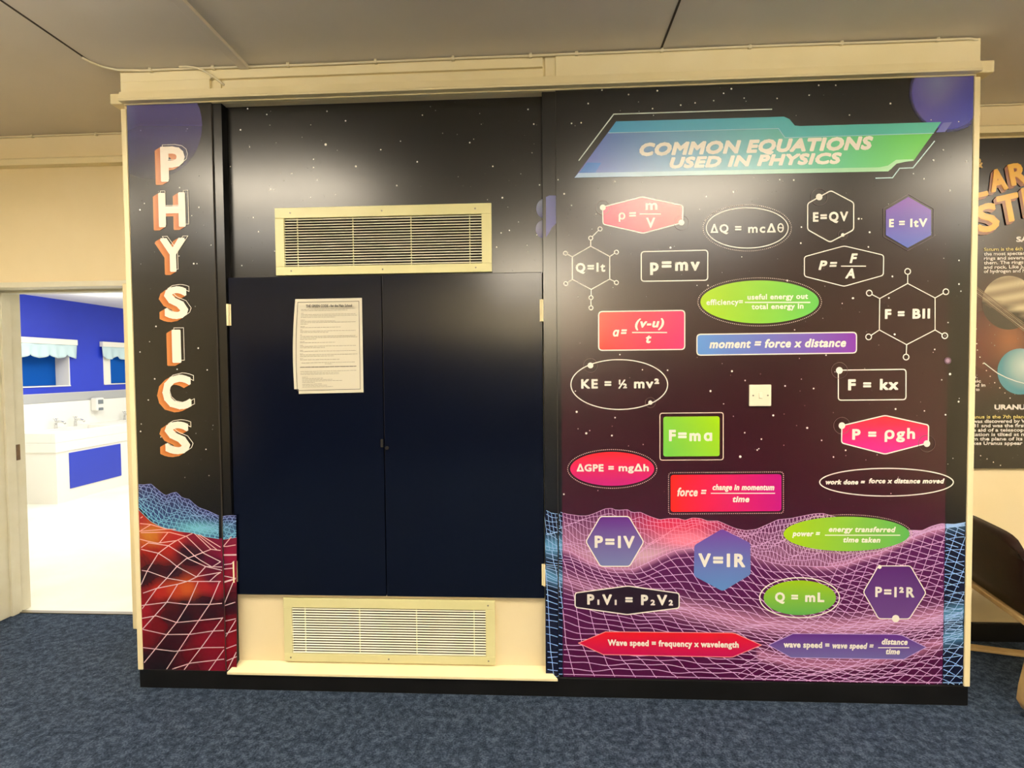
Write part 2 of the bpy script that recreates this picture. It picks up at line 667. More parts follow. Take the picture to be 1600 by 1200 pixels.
TL_ = [(214, 757), (217, 757), (225, 757.5), (236, 756), (243, 762), (255, 772), (260, 774), (270, 770), (277, 769), (282, 776), (289, 779), (296, 780), (303, 787), (311, 793), (325, 798), (342, 806), (345, 808), (350, 805.5), (358, 804.5), (372, 804.5)]
RL_ = [(214, 793), (217, 796), (225, 804), (235, 814), (250, 822), (262, 826), (280, 830), (300, 832), (320, 838), (345, 842), (372, 838)]


def wob(x, k):
    return math.sin(x * .13 + k * 1.9) + .7 * math.sin(x * .29 + k * 3.1 + 1) + .5 * math.sin(x * .061 - k * 1.1)


def left_hills(ink, lines, x0, x1, dy=0.0):
    xs = [x0 + (x1 - x0) * i / 32 for i in range(33)]
    T = lambda x: interp(TL_, x) + dy
    Rr = lambda x: interp(RL_, x) + dy

    def fc(x, y):
        t = (y - T(x)) / max(4, Rr(x) - T(x))
        c = mixc(S(34, 40, 84), S(48, 74, 128), t)
        return mixc(c, S(110, 190, 210), math.exp(-((x - 312) / 38) ** 2 - ((y - dy - 826) / 9) ** 2))
    grid_fill(ink, xs, T, Rr, 6, fc)

    def lc(x, y):
        t = (y - T(x)) / max(4, Rr(x) - T(x))
        return mixc(S(128, 138, 205), S(120, 200, 228), t)

    def yy(x, t, k):
        return T(x) + (Rr(x) - T(x)) * t + 5.0 * wob(x * .8, t * 5) * 4 * t * (1 - t) * .5
    for j in range(11):
        t = j / 10
        lines.stroke([(x, yy(x, t, j)) for x in xs], .9, lc)
    for x in range(int(x0) - 40, int(x1) + 40, 8):
        for sl in (24, -26):
            pl = []
            for k in range(9):
                t = k / 8
                xx = x + sl * t
                if x0 <= xx <= x1:
                    pl.append((xx, yy(xx, t, k)))
            if len(pl) > 1:
                lines.stroke(pl, .75, lc)


LAVA = [((216, 815), (190, 50, 45)), ((232, 838), (226, 150, 45)), ((243, 838), (226, 140, 40)), ((222, 845), (215, 110, 45)), ((255, 840), (205, 55, 40)), ((275, 840), (200, 45, 45)), ((300, 835), (140, 20, 50)), ((340, 850), (130, 20, 60)), ((222, 870), (110, 20, 20)), ((225, 858), (190, 40, 25)), ((240, 865), (160, 25, 20)), ((262, 855), (195, 40, 30)), ((290, 860), (60, 8, 35)), ((300, 870), (35, 5, 30)), ((340, 880), (90, 10, 55)), ((225, 905), (30, 5, 20)), ((270, 895), (40, 8, 30)), ((240, 890), (45, 8, 25)), ((330, 905), (90, 8, 45)), ((222, 932), (140, 20, 25)), ((250, 925), (200, 45, 30)), ((290, 919), (225, 105, 35)), ((275, 921), (215, 75, 30)), ((320, 915), (190, 40, 40)), ((340, 918), (170, 20, 40)), ((262, 945), (90, 10, 15)), ((290, 945), (50, 4, 20)), ((320, 940), (40, 2, 20)), ((225, 950), (170, 20, 40)), ((245, 948), (120, 14, 25)), ((265, 962), (60, 6, 18)), ((290, 965), (25, 2, 15)), ((330, 960), (45, 2, 15)), ((222, 975), (170, 15, 35)), ((245, 978), (120, 10, 20)), ((280, 988), (60, 2, 20)), ((310, 985), (100, 3, 25)), ((330, 980), (125, 3, 28)), ((225, 1000), (120, 10, 20)), ((270, 1000), (55, 2, 15)), ((320, 1000), (140, 3, 30)), ((225, 1030), (40, 2, 12)), ((260, 1020), (30, 2, 10)), ((300, 1020), (110, 3, 20)), ((335, 1010), (140, 3, 32)), ((250, 1045), (20, 2, 10)), ((300, 1045), (90, 4, 25)), ((340, 1040), (135, 5, 40)), ((362, 1005), (150, 5, 25)), ((362, 1040), (130, 5, 25)), ((360, 870), (160, 15, 62)), ((360, 900), (150, 10, 45)), ((362, 925), (90, 6, 25)), ((358, 945), (35, 2, 15)), ((360, 975), (120, 3, 22))]
LAVA = [(p, S(c[0] * .86, c[1] * .8, c[2] * .82)) for p, c in LAVA]


def lava(x, y):
    ws, acc = 0.0, [0, 0, 0]
    for (px, py), c in LAVA:
        d2 = (x - px) ** 2 * .55 + (y - py) ** 2
        w = 1.0 / (d2 + 12) ** 1.9
        ws += w
        for i in range(3): acc[i] += c[i] * w
    return (acc[0] / ws, acc[1] / ws, acc[2] / ws, 1)


def z1(*p): return [(205 + x / 8.889, 740 + y / 8.889) for x, y in p]
def z2(*p): return [(205 + x / 6.0, 860 + y / 6.0) for x, y in p]


LLINES = [
    z1((100, 690), (270, 705), (500, 770)), z1((110, 630), (160, 598)), z1((120, 800), (500, 770), (620, 775)), z1((120, 800), (270, 710)),
    z1((110, 820), (400, 815), (540, 815), (760, 870), (850, 830)), z1((510, 820), (395, 960)), z1((125, 910), (240, 940), (370, 965), (630, 930), (760, 870)),
    z1((120, 1040), (240, 960), (520, 1000), (630, 930)), z1((120, 1045), (380, 1105), (520, 1000)), z1((380, 1105), (315, 1210)) + z2((150, 195), (95, 320)),
    z1((380, 1105), (530, 1200)) + z2((430, 150), (610, 245), (840, 205)), z1((520, 1000), (790, 1170)) + z2((530, 75), (700, 150), (850, 185)),
    z1((660, 930), (880, 1140), (960, 1200)) + z2((760, 155), (840, 105)), z1((770, 870), (1010, 1105)) + z2((840, 105)),
    z1((880, 830), (1110, 1050), (1240, 1065)), z1((930, 850), (1190, 1055)), z1((960, 850), (1240, 1020)),
    z1((1110, 1050), (880, 1140), (770, 1180)) + z2((520, 75), (430, 150), (340, 255), (235, 365), (105, 545)),
    z2((85, 185), (160, 195), (340, 260), (520, 290)), z2((97, 405), (240, 355), (440, 315), (540, 285), (620, 245)), z2((540, 290), (630, 290), (840, 290)),
    z2((700, 150), (615, 245)), z2((690, 150), (850, 155)), z2((800, 230), (740, 285)), z2((840, 205), (800, 230)), z2((435, 320), (335, 485), (110, 735)),
    z2((630, 290), (540, 495), (430, 670), (125, 1050)), z2((830, 290), (740, 500), (550, 780), (335, 1110)), z2((860, 630), (680, 880), (500, 1115)), z2((870, 930), (730, 1125)),
    z2((103, 515), (345, 485), (520, 505), (740, 505), (850, 495)), z2((106, 635), (235, 612), (430, 675), (640, 655), (860, 632)), z2((112, 740), (330, 788), (560, 785), (760, 755), (865, 750)),
    z2((115, 910), (410, 945), (690, 910), (870, 908)), z2((390, 1110), (560, 1055), (870, 1018))]
SLINES = [
    z2((845, 40), (985, 38)), z2((845, 46), (985, 44)), z2((850, 135), (940, 125), (965, 100)), z2((850, 175), (965, 165)), z2((850, 235), (975, 260)), z2((850, 300), (980, 260)), z2((850, 306), (975, 270)),
    z2((955, 300), (862, 530)), z2((870, 520), (975, 485)), z2((865, 665), (980, 640)), z2((980, 655), (870, 835)), z2((870, 785), (985, 745)), z2((875, 925), (985, 885)), z2((985, 955), (905, 1120)), z2((880, 1040), (990, 995)),
    z1((1250, 1010), (1330, 1010), (1450, 990)), z1((1240, 1060), (1390, 880))]


def clipx(pl, x0f, x1f):
    """cut a polyline to x0f(y)..x1f(y) by sampling"""
    out, cur = [], []
    for (a, b) in zip(pl, pl[1:]):
        n = max(2, int(math.hypot(b[0] - a[0], b[1] - a[1]) / 3))
        for k in range(n + 1):
            t = k / n
            p = (a[0] + (b[0] - a[0]) * t, a[1] + (b[1] - a[1]) * t)
            if x0f(p[1]) <= p[0] <= x1f(p[1]):
                cur.append(p)
            elif cur:
                out.append(cur); cur = []
    if cur: out.append(cur)
    return [o for o in out if len(o) > 1]


EL = lambda y: 199 + (y - 172) * 25 / 871.0            # board's outer edge in the picture
ER = lambda y: 330 + (y - 200) * 23 / 855.0
fillk, linek = Ink(0, 3), Ink(0, 4)
left_hills(fillk, linek, 217, 342)
cols = 24
pts, cs, fs = [], [], []
for i in range(cols + 1):
    for j in range(41):
        t = i / cols
        x_ = 214 + t * 136
        yt = interp(RL_, x_) - .5
        y_ = yt + (1047.5 + 2.5 * t - yt) * j / 40
        x_ = EL(y_) + (ER(y_) - EL(y_)) * t
        pts.append(fillk.F(x_, y_)); cs.append(lava(x_, y_))
for i in range(cols):
    for j in range(40):
        a = i * 41 + j
        fs.append((a, a + 1, a + 42, a + 41))
fillk.add(pts, fs, cs)
PINKW = lambda x, y: mixc(S(240, 170, 160), S(225, 200, 205), (y - 830) / 40)
for pl in LLINES:
    for c in clipx(pl, lambda y: EL(y) + .5, lambda y: ER(y) - .5):
        linek.stroke(c, 1.35, PINKW)
fillk.build('terrain_print', 'print', ml, colors=True, label='red and blue printed hills')
linek.build('grid_line_print', 'print', ml, colors=True, label='pale grid lines over the printed hills')

# the seven letters, each with its orange block shadow and white outline
LET = [('P', 252, 290, 283, 230), ('H', 249, 291, 354, 302), ('Y', 252, 291, 424, 373), ('S', 258, 295, 497, 446), ('I', 270, 284, 566, 516), ('C', 255, 300, 638, 584), ('S', 259, 298, 708, 657)]
for ch, x0, x1, base, top in LET:
    cap = base - top - (3 if ch in 'SC' else 0)
    face = Ink(0, 9)
    face.text(ch, x0, x1, base, cap, 5.0, S(246, 236, 220))
    lo = face.build('letter', 'print', ml, colors=True, label='cream printed letter ' + ch)
    sh = Ink(0, 5)
    for k in range(9, 0, -1):
        c = mixc(S(180, 96, 38), S(204, 128, 68), k / 9)
        sh.text(ch, x0, x1, base, cap, 5.0, c, shift=(-1.05 * k, -.55 * k))
        sh.up(.3)
    sh.build('letter_shadow', 'print', lo, colors=True, label='orange block shadow')
    ol = Ink(0, 8.5)
    vs_ = glyphs(ch)[2]
    ol.text(ch, x0 - 1, x1 + 1, base + .6, cap + 1.2, 0.95, S(236, 226, 210), offset=.035, shift=(4.6, 3.6), face=False)
    ol.build('letter_outline', 'print', lo, colors=True, label='thin white offset outline')

# ---- cupboard: frame stiles, doors, upper panel, lower panel
cup = thing('built_in_cupboard', 'built-in cupboard with two glossy navy doors between the murals', 'cupboard', (-.672, .04, .06))
g = G()
g.box(SL0, SL1 + .001, .008, .068, ZM, 2.603)
g.build('frame_stile', 'plinth', cup)
g = G()
g.box(SR0 - .001, SR1, .008, .068, ZM, 2.603)
g.build('frame_stile', 'plinth', cup)
# printed wrap on the stiles
ink = Ink(.008, 1)
rect_on(ink, SL0, SL1, ZM, 2.603, BLACK)
ink.up()
lk = Ink(.008, 3)
left_hills(ink, lk, 343, 369, 1.0)
xs = [343.0 + i * 3 for i in range(10)]
grid_fill(ink, xs, lambda x: interp(RL_, x) + 1, lambda x: 1050, 24, lava)
for pl in SLINES:
    for c in clipx(pl, lambda y: 340, lambda y: 371):
        lk.stroke(c, 1.35, PINKW)
st_l = ink.build('stile_print', 'print', cup, colors=True, label='mural print wrapped on left frame')
lk.build('stile_grid_line', 'print', cup, colors=True)

# ---- right-hand terrain, shared by the stile and the equations board
TR_ = [(846, 792), (853, 793), (862, 798), (872, 799), (885, 803), (905, 806), (918, 806), (932, 801), (945, 795), (955, 794), (962, 797), (970, 797), (980, 796), (988, 801), (1000, 800), (1013, 806), (1030, 812), (1045, 810), (1060, 810), (1070, 813), (1082, 809), (1095, 810), (1105, 814), (1122, 814), (1140, 822), (1150, 826), (1165, 829), (1182, 827), (1200, 819), (1215, 812), (1235, 810), (1255, 806), (1270, 803), (1285, 802), (1300, 806), (1320, 812), (1400, 830), (1415, 828), (1440, 829), (1455, 822), (1470, 818), (1490, 819), (1520, 814)]
RR_ = [(846, 853), (853, 855), (878, 858), (892, 862), (905, 870), (920, 878), (940, 885), (960, 889), (990, 889), (1010, 880), (1035, 868), (1055, 860), (1080, 856), (1100, 856), (1172, 866), (1185, 873), (1205, 879), (1230, 883), (1270, 885), (1295, 885), (1320, 882), (1345, 872), (1370, 866), (1390, 856), (1410, 846), (1435, 836), (1455, 829), (1475, 825), (1520, 820)]
L1_ = [(846, 891), (853, 894), (880, 905), (900, 912), (925, 920), (1000, 940), (1060, 950), (1100, 958), (1150, 968), (1200, 975), (1260, 979), (1330, 979), (1400, 971), (1440, 966), (1475, 960), (1520, 952)]
L2_ = [(846, 1000), (900, 1008), (1000, 1014), (1100, 1018), (1190, 1024), (1240, 1035), (1300, 1038), (1350, 1036), (1400, 1024), (1440, 1012), (1475, 1003), (1520, 996)]
L3_ = [(846, 1054), (875, 1055), (1200, 1062.5), (1504, 1069.5), (1520, 1070)]
OVX0, OVX1 = hit(879, 900, 1, 0).x, hit(1476, 850, 1, 0).x     # purple tinted rectangle of the print
TINT = lambda x, y: OVX0 <= hit(x, y, 1, 0).x <= OVX1


def lv(x, v):
    """height of the front sheet at level v (0..3)"""
    Ls = (RR_, L1_, L2_, L3_)
    i = min(2, int(v))
    t = v - i
    if i == 0: t = 1 - (1 - t) ** 1.35
    elif i == 1: t = t ** 1.25
    a, b = interp(Ls[i], x), interp(Ls[i + 1], x)
    return a + (b - a) * t


def gs(d, s): return math.exp(-(d / s) ** 2)


def tint_fill(x, y, tint):
    r, l1, l2, t0 = interp(RR_, x), interp(L1_, x), interp(L2_, x), interp(TR_, x)
    if not tint:
        c = S(8, 14, 48)
        h = .75 * gs(y - l1, 9) + .8 * gs(y - r + 6, 12) * (1 if x < 1000 else .3) + (.7 * gs(y - l2 + 6, 9) if x > 1200 else 0)
        return mixc(c, S(100, 165, 215), h)
    c = mixc(S(84, 18, 82), S(74, 4, 60), (y - 860) / 150)
    if y < r:
        t = (y - t0) / max(6, r - t0)
        c = mixc(S(86, 26, 78), S(170, 112, 150), t * 1.1 if x < 1100 else t * .45)
        c = mixc(c, S(214, 40, 84), 1.25 * gs(x - 1062, 62) * gs(y - 818, 18))
        c = mixc(c, S(250, 128, 158), 1.0 * gs(x - 1075, 48) * gs(y - 843, 13))
        c = mixc(c, S(214, 172, 192), .9 * gs(x - 1000, 75) * gs(y - 868, 13))
    else:
        c = mixc(c, S(206, 140, 184), .75 * gs(y - r, 5))
        c = mixc(c, S(206, 140, 180), (.35 + .35 * min(1, max(0, (x - 950) / 150))) * gs(y - l1, 13))
        if x > 1180: c = mixc(c, S(216, 140, 182), .6 * gs(y - l2, 7))
    return c


def tint_line(tint, light=0.0):
    def f(x, y):
        if not tint: return S(156, 194, 246)
        c = mixc(S(218, 172, 224), S(226, 184, 228), light)
        return mixc(c, S(252, 140, 170), gs(x - 1068, 60) * gs(y - 830, 28))
    return f


def terrain(fill, lines, x0, x1, tint, dy=0.0):
    """printed hills between picture x0 and x1 (x may be callables of y at the tint border)"""
    xa = x0 if callable(x0) else (lambda y: x0)
    xb = x1 if callable(x1) else (lambda y: x1)
    n, m = max(3, int((xb(900) - xa(900)) / 7)), 34
    ps, cs, fs = [], [], []
    for i in range(n + 1):
        t = i / n
        xm = xa(930) + (xb(930) - xa(930)) * t
        ya, yr, yb_ = interp(TR_, xm), interp(RR_, xm), interp(L3_, xm) - .3
        rows = [ya + (yr - ya) * k / 9 for k in range(9)] + [yr - .02] + [yr + .02] + [yr + (yb_ - yr) * k / (m - 11) for k in range(1, m - 10)]
        for y in rows:
            x = xa(y) + (xb(y) - xa(y)) * t
            ps.append(fill.F(x, y + dy)); cs.append(tint_fill(x, y, tint))
        k_ = len(rows)
    for i in range(n):
        for j in range(k_ - 1):
            a = i * k_ + j
            fs.append((a, a + 1, a + k_ + 1, a + k_))
    fill.add(ps, fs, cs)
    col = tint_line(tint)
    colb = tint_line(tint)

    def put(pl, w, c):
        for cc in clipx(pl, xa, xb):
            lines.stroke([(x, y + dy) for x, y in cc], w * .9, c)
    XS = [846 + 5 * i for i in range(135)]
    # back hills
    NA = 11

    def ya_(x, t):
        T, Rr = interp(TR_, x), interp(RR_, x)
        return T + (Rr - T) * t + .10 * (Rr - T) * wob(x * .55, t * 5) * 4 * t * (1 - t) * .8
    for j in range(NA):
        put([(x, ya_(x, j / (NA - 1))) for x in XS], .85, colb)
    for k in range(120):
        x = 838 + 5.9 * k
        sl = 9 if x < 1130 else -16
        put([(x + sl * t / 6 * 1.0, ya_(x + sl * t / 6, t / 6)) for t in range(7)], .75, colb)
        if x > 1150:
            put([(x + 20 * t / 6, ya_(x + 20 * t / 6, t / 6)) for t in range(7)], .75, colb)
    # front sheet
    vs_ = [i / 9 for i in range(9)] + [1 + i / 11 for i in range(11)] + [2 + i / 5.2 for i in range(6)]
    for j, v in enumerate(vs_):
        am = 1.7 if 0.05 < v < 2.9 else 0
        put([(x, lv(x, v) + am * wob(x * .34, v * 3.3)) for x in XS], 1.0 + .12 * v, col)
    for k in range(-6, 48):
        xt = 876 + 13.7 * k
        xbt = 928.8 + 31.6 * k + (.22 * k * k if k > 0 else 0)
        pl = []
        for i in range(31):
            v = i / 10
            s = (v / 3) ** 1.1
            x = xt + (xbt - xt) * s
            if not 840 <= x <= 1525: continue
            pl.append((x, lv(x, v) + (1.7 * wob(x * .34, v * 3.3) if 0.05 < v < 2.9 else 0)))
        if len(pl) > 1:
            put(pl, 1.15, col)
    # second family that rises to the right on the right-hand hill
    for k in range(26):
        xt = 1160 + 17 * k
        pl = []
        for i in range(31):
            v = i / 10
            x = xt + 150 - 62 * v
            if not 1150 <= x <= 1525: continue
            pl.append((x, lv(x, v)))
        if len(pl) > 1:
            put(pl, .9, col)


ink = Ink(.008, 1)
rect_on(ink, SR0, SR1, ZM, 2.603, BLACK)
ink.up()
lk = Ink(.008, 3)
terrain(ink, lk, lambda y: 850.5 + (y - 740) * .012, lambda y: 871.5, False, 4.0)
ink.build('stile_print', 'print', cup, colors=True, label='mural print wrapped on right frame')
lk.build('stile_grid_line', 'print', cup, colors=True)
# planet that straddles panel and stile
ink = Ink(.008, 3)
P_ = [(851, 308), (858, 305.5), (868, 305.5), (872, 308), (872, 345), (868, 350), (862, 356), (858, 364), (851, 371)]
P_ = [(max(853.0, x), y) for x, y in P_]
ink.fill(P_, grad((851, 310), S(84, 90, 150), (870, 360), S(62, 60, 140)))
ink.build('planet_print', 'print', cup, colors=True)
q = hit(597, 500, 1, .018).x
DT, DB = 1.845, .424
for (xa, xb, side) in ((SL1 + .004, q - .0015, -1), (q + .0015, SR0 - .004, 1)):
    g = G()
    g.box(xa, xb, .018, .042, DB, DT)
    d = g.build('door', 'navy', cup, bevel=.0025)
    hx = xa if side < 0 else xb
    for hz in (1.68, .53):
        g = G()
        g.cyl((hx, .013, hz), 2, .0065, .095, 12)
        g.box(min(hx, hx - side * .012), max(hx, hx - side * .012), .0155, .0185, hz - .047, hz + .047)
        g.build('hinge', 'cream_gloss', d, smooth=False, label='cream painted butt hinge')
    if side > 0:
        g = G()
        kz = hit(597, 700, 1, .018).z
        g.cyl((xa + .012, .016, kz), 1, .008, .006, 14)
        g.box(xa + .0105, xa + .0135, .010, .014, kz - .005, kz + .005)
        g.build('lock', 'dark', d, label='small dark keyhole')
    else:
        g = G()
        g.box(xb - .012, xb - .002, .013, .018, kz - .02 if False else 1.09, 1.125)
        g.build('latch', 'dark', d)
up = G()
up.box(SL1, SR0, .045, .06, DT + .002, 2.603)
up = up.build('upper_panel', 'plinth', cup)
ink = Ink(.045, 1)
rect_on(ink, SL1, SR0, DT + .002, 2.603, BLACK)
ink.build('upper_panel_print', 'print', up, colors=True, label='black starry print')
ink = Ink(.045, 3)
stars(ink, 360, 846, 155, 424, 170, [(509, 226, 2.0), (556, 260, 1.5), (540, 189, 1.3), (734, 223, 1.2), (511, 174, 1.2), (620, 290, 1.3), (725, 154, 1.2), (834, 194, 1.3), (825, 171, 1.3), (595, 234, 1.1), (490, 249, 1.3), (652, 253, 1.3), (423, 296, 1.3), (387, 170, 1.3), (417, 179, 1.1), (376, 203, 1.3), (456, 271, 1.2), (490, 262, 1.1), (496, 281, 1.1), (660, 180, 1.1), (843, 289, 1.2), (785, 309, 1.4), (783, 364, 1.1), (796, 360, 1.1), (776, 386, 1.1), (770, 260, 1.2), (396, 340, 1.0), (404, 362, 1.1), (378, 415, 1.0)])
tag(ink.build('star_print', 'print', up, colors=True), kind='stuff')
ink = Ink(.045, 2)
ink.fill([(min(x, 849), y) for x, y in ell(850, 326, 12, 15, 28)], grad((840, 315), S(140, 150, 185), (850, 340), S(84, 86, 140)))
ink.up(.5).fill([(min(x, 849), y) for x, y in ell(849, 358, 12, 14, 28)], grad((840, 352), S(128, 128, 165), (850, 368), S(84, 80, 140)))
ink.build('planet_print', 'print', up, colors=True)
g = G()
g.box(SL1, SR0, .040, .07, .09, DB - .003)
g.build('lower_panel', 'cream', cup, label='cream painted lower panel')
g = G()
sf, sb_ = hit(355, 1050, 1, -.012), hit(370, 1035, 1, .04)
xf0, xf1, xb0, xb1 = -1.398, .078, SL1, SR0
zf, zb = .086, .112
g.add([(xf0, -.014, zf), (xf1, -.014, zf), (xb1, .041, zb), (xb0, .041, zb), (xf0, -.014, zf - .012), (xf1, -.014, zf - .012), (xb1, .041, zf - .012), (xb0, .041, zf - .012)],
      [(0, 1, 2, 3), (4, 5, 1, 0), (5, 6, 2, 1), (6, 7, 3, 2), (7, 4, 0, 3), (7, 6, 5, 4)])
tag(g.build('sill', 'cream_gloss', bevel=.002), 'cream painted sloping sill board below the lower grille', 'sill')


# ------------------------------------------------------------------ ventilation grilles
def grille(label, paint, x0, x1, z0, z1, ix0, ix1, iz0, iz1, yb, n, pitch, screws, backmat):
    t = thing('ventilation_grille', label, 'air vent', ((x0 + x1) / 2, yb, z0), 'ventilation grilles')
    yf = yb - .014
    g = G()
    g.box(x0, x1, yf, yb, iz1, z1)
    g.box(x0, x1, yf, yb, z0, iz0)
    g.box(x0, ix0, yf, yb, iz0, iz1)
    g.box(ix1, x1, yf, yb, iz0, iz1)
    g.build('frame', paint, t, bevel=.0015)
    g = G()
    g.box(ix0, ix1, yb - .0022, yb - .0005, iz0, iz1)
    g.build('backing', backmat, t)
    g = G()
    h = (iz1 - iz0) / n
    for k in range(n):
        zc = iz0 + (k + .5) * h
        p = [(yf + .001, zc - pitch * h * .5), (yf + .003, zc - pitch * h * .5 - .0012), (yf + .0065, zc + pitch * h * .5 - .0012), (yf + .0055, zc + pitch * h * .5)]
        g.prism(p, 0, ix0, ix1)
    g.build('louvre', 'offwhite', t, label='row of thin horizontal louvre slats')
    for fx in (.065, .35, .645, .94):
        g = G()
        xc = ix0 + (ix1 - ix0) * fx
        g.box(xc - .002, xc + .002, yf + .0075, yb - .002, iz0, iz1)
        g.build('mullion', paint, t)
    for sx, sz in screws:
        g = G()
        g.cyl((sx, yf - .0005, sz), 1, .0035, .003, 10)
        g.build('screw', 'screw', t)


UG = [hit(x, y, 1, .031) for x, y in ((430, 378), (768, 370), (600, 321), (600, 427.5), (444, 380), (752.5, 370), (600, 337.5), (600, 414))]
x0, x1, z1_, z0_, ix0, ix1, iz1, iz0 = UG[0].x, UG[1].x, UG[2].z, UG[3].z, UG[4].x, UG[5].x, UG[6].z, UG[7].z
zs = ((z1_ + iz1) / 2, (z0_ + iz0) / 2)
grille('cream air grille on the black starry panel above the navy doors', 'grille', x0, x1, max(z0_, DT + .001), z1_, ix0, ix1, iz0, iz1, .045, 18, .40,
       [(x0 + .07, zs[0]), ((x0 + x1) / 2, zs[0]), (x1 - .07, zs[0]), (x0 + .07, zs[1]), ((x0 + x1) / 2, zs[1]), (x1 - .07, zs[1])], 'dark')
LG = [hit(x, y, 1, .026) for x, y in ((443.5, 985), (773.5, 990), (600, 936.5), (600, 1036), (456.5, 985), (759, 990), (600, 951.5), (600, 1023.5))]
x0, x1, z1_, z0_, ix0, ix1, iz1, iz0 = LG[0].x, LG[1].x, LG[2].z, LG[3].z, LG[4].x, LG[5].x, LG[6].z, LG[7].z
zs = ((z1_ + iz1) / 2, (z0_ + iz0) / 2)
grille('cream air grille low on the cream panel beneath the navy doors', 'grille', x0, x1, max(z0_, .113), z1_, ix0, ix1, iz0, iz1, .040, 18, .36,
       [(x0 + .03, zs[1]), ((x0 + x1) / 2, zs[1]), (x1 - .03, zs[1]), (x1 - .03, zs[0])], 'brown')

# ------------------------------------------------------------------ paper notice on the left door
tl, tr, br, bl = [hit(x, y, 1, .0165) for x, y in ((461.5, 467.5), (565.5, 465.5), (568, 613), (460.5, 615.5))]
pn = thing('paper_notice', 'white printed paper notice taped to the left navy door', 'notice', ((bl.x + br.x) / 2, .018, bl.z))


def pap(u, v, off=0.0):
    a = tl.lerp(tr, u); b = bl.lerp(br, u)
    p = a.lerp(b, v)
    p.x -= .007 * math.sin(math.pi * v) * (1 - u) ** 2
    p.y = .0165 - .006 * (1 - u) ** 3 * math.sin(math.pi * (v * .8 + .1)) - off
    return p


g = G()
NU, NV = 16, 20
vs, fs = [], []
for i in range(NU + 1):
    for j in range(NV + 1):
        vs.append(pap(i / NU, j / NV))
for i in range(NU):
    for j in range(NV):
        if i == 0 and j == NV - 1: continue       # torn corner
        a = i * (NV + 1) + j
        fs.append((a, a + 1, a + NV + 2, a + NV + 1))
g.add(vs, fs)
g.build('sheet', 'paper', pn, smooth=True)
ink = Ink(.0165, 0)


def pline(u0, v0, u1, v1, w, c, n=10):
    ps = [pap(u0 + (u1 - u0) * k / n, v0 + (v1 - v0) * k / n, .0006) for k in range(n + 1)]
    for a, b in zip(ps, ps[1:]):
        yy = ink.y
        ink.y = min(a.y, b.y) - .0001
        ink.seg((a.x, 0, a.z), (b.x, 0, b.z), w, c)
        ink.y = yy


GREYI = S(70, 64, 56)
for e in ((.045, .035, .955, .035), (.955, .035, .955, .965), (.955, .965, .045, .965), (.045, .965, .045, .035)):
    pline(*e, .0022, GREYI)
ROWS = [(.11, .1, .9), (.125, .1, .78), (.15, .1, .14), (.165, .1, .9), (.18, .1, .92), (.195, .1, .6), (.222, .1, .16), (.236, .1, .6), (.25, .1, .9), (.266, .1, .2), (.29, .1, .16), (.302, .1, .68), (.325, .1, .13), (.34, .1, .9), (.354, .1, .5), (.38, .1, .13), (.395, .1, .9), (.41, .1, .92), (.425, .1, .33), (.45, .1, .16), (.462, .1, .6), (.488, .1, .14), (.5, .1, .9), (.515, .1, .45), (.54, .1, .14), (.553, .1, .9), (.578, .1, .14), (.59, .1, .92), (.605, .1, .58), (.63, .1, .14), (.642, .1, .66), (.675, .12, .88), (.69, .45, .55), (.765, .1, .9), (.782, .1, .65), (.796, .1, .65), (.825, .12, .2), (.84, .12, .42), (.855, .12, .55), (.868, .12, .7), (.882, .12, .3), (.9, .12, .4), (.915, .12, .48), (.93, .12, .56)]
random.seed(3)
for v, u0, u1 in ROWS:
    u = u0
    while u < u1:
        w = random.uniform(.02, .06)
        pline(u, v, min(u + w, u1), v, .0013, S(104, 96, 84), 2)
        u += w + .008
ink.y = .0165 - .0070
hx0, hx1 = 479, 551
ink.text('THE GREEN CODE - for the Main School', hx0, hx1, 480, 4.0, .35, GREYI)
ink.text('GUIDELINES FOR GREEN SCHOOL - WITH & WORK EVERYDAY WITH', 471, 555, 575.5, 2.4, .3, GREYI) if False else None
u = .1
while u < .9:
    w = random.uniform(.04, .09)
    pline(u, .72, min(u + w, .9), .72, .0028, GREYI, 2)
    u += w + .01
ink.build('notice_print', 'paperink', pn, colors=True, label='rows of small dark print')

# ------------------------------------------------------------------ equations board
mr = thing('wall_mural', 'wide maroon space mural titled COMMON EQUATIONS USED IN PHYSICS right of the navy cupboard', 'mural', ((SR1 + XR) / 2, .006, ZM))
board(mr, SR1, XR, 0, .012, ZM, ZR)
ink = Ink(0, 1)
rect_on(ink, SR1 + .0012, XR, ZM, ZR, BLACK)
zt_ov = hit(1180, 288, 1, 0).z
n = 30
ink.up()
for k in range(n):
    zs_, ze_ = ZM + (zt_ov - ZM) * k / n, ZM + (zt_ov - ZM) * (k + 1) / n

    def oc(z):
        t = (z - ZM) / (zt_ov - ZM)
        c = mixc(S(78, 4, 66), S(56, 6, 26), t / .38)
        return mixc(c, S(22, 14, 12), (t - .38) / .62)
    ink.add([(OVX0, ink.y, zs_), (OVX1, ink.y, zs_), (OVX1, ink.y, ze_), (OVX0, ink.y, ze_)], [(0, 1, 2, 3)], [oc(zs_), oc(zs_), oc(ze_), oc(ze_)])
ink.build('backdrop_print', 'print', mr, colors=True, label='black backdrop with a maroon tinted rectangle')
fillk, linek = Ink(0, 3), Ink(0, 4)
b0 = lambda y: 879.0 + (y - 900) * .004
b1 = lambda y: 1476 - (y - 850) * .0175
terrain(fillk, linek, lambda y: 873.5 - (y - 800) * .002, b0, False)
terrain(fillk, linek, b0, b1, True)
terrain(fillk, linek, b1, lambda y: 1522 - (y - 122) * 18 / 947.0 - .3, False)
fillk.build('terrain_print', 'print', mr, colors=True, label='purple and blue printed hills')
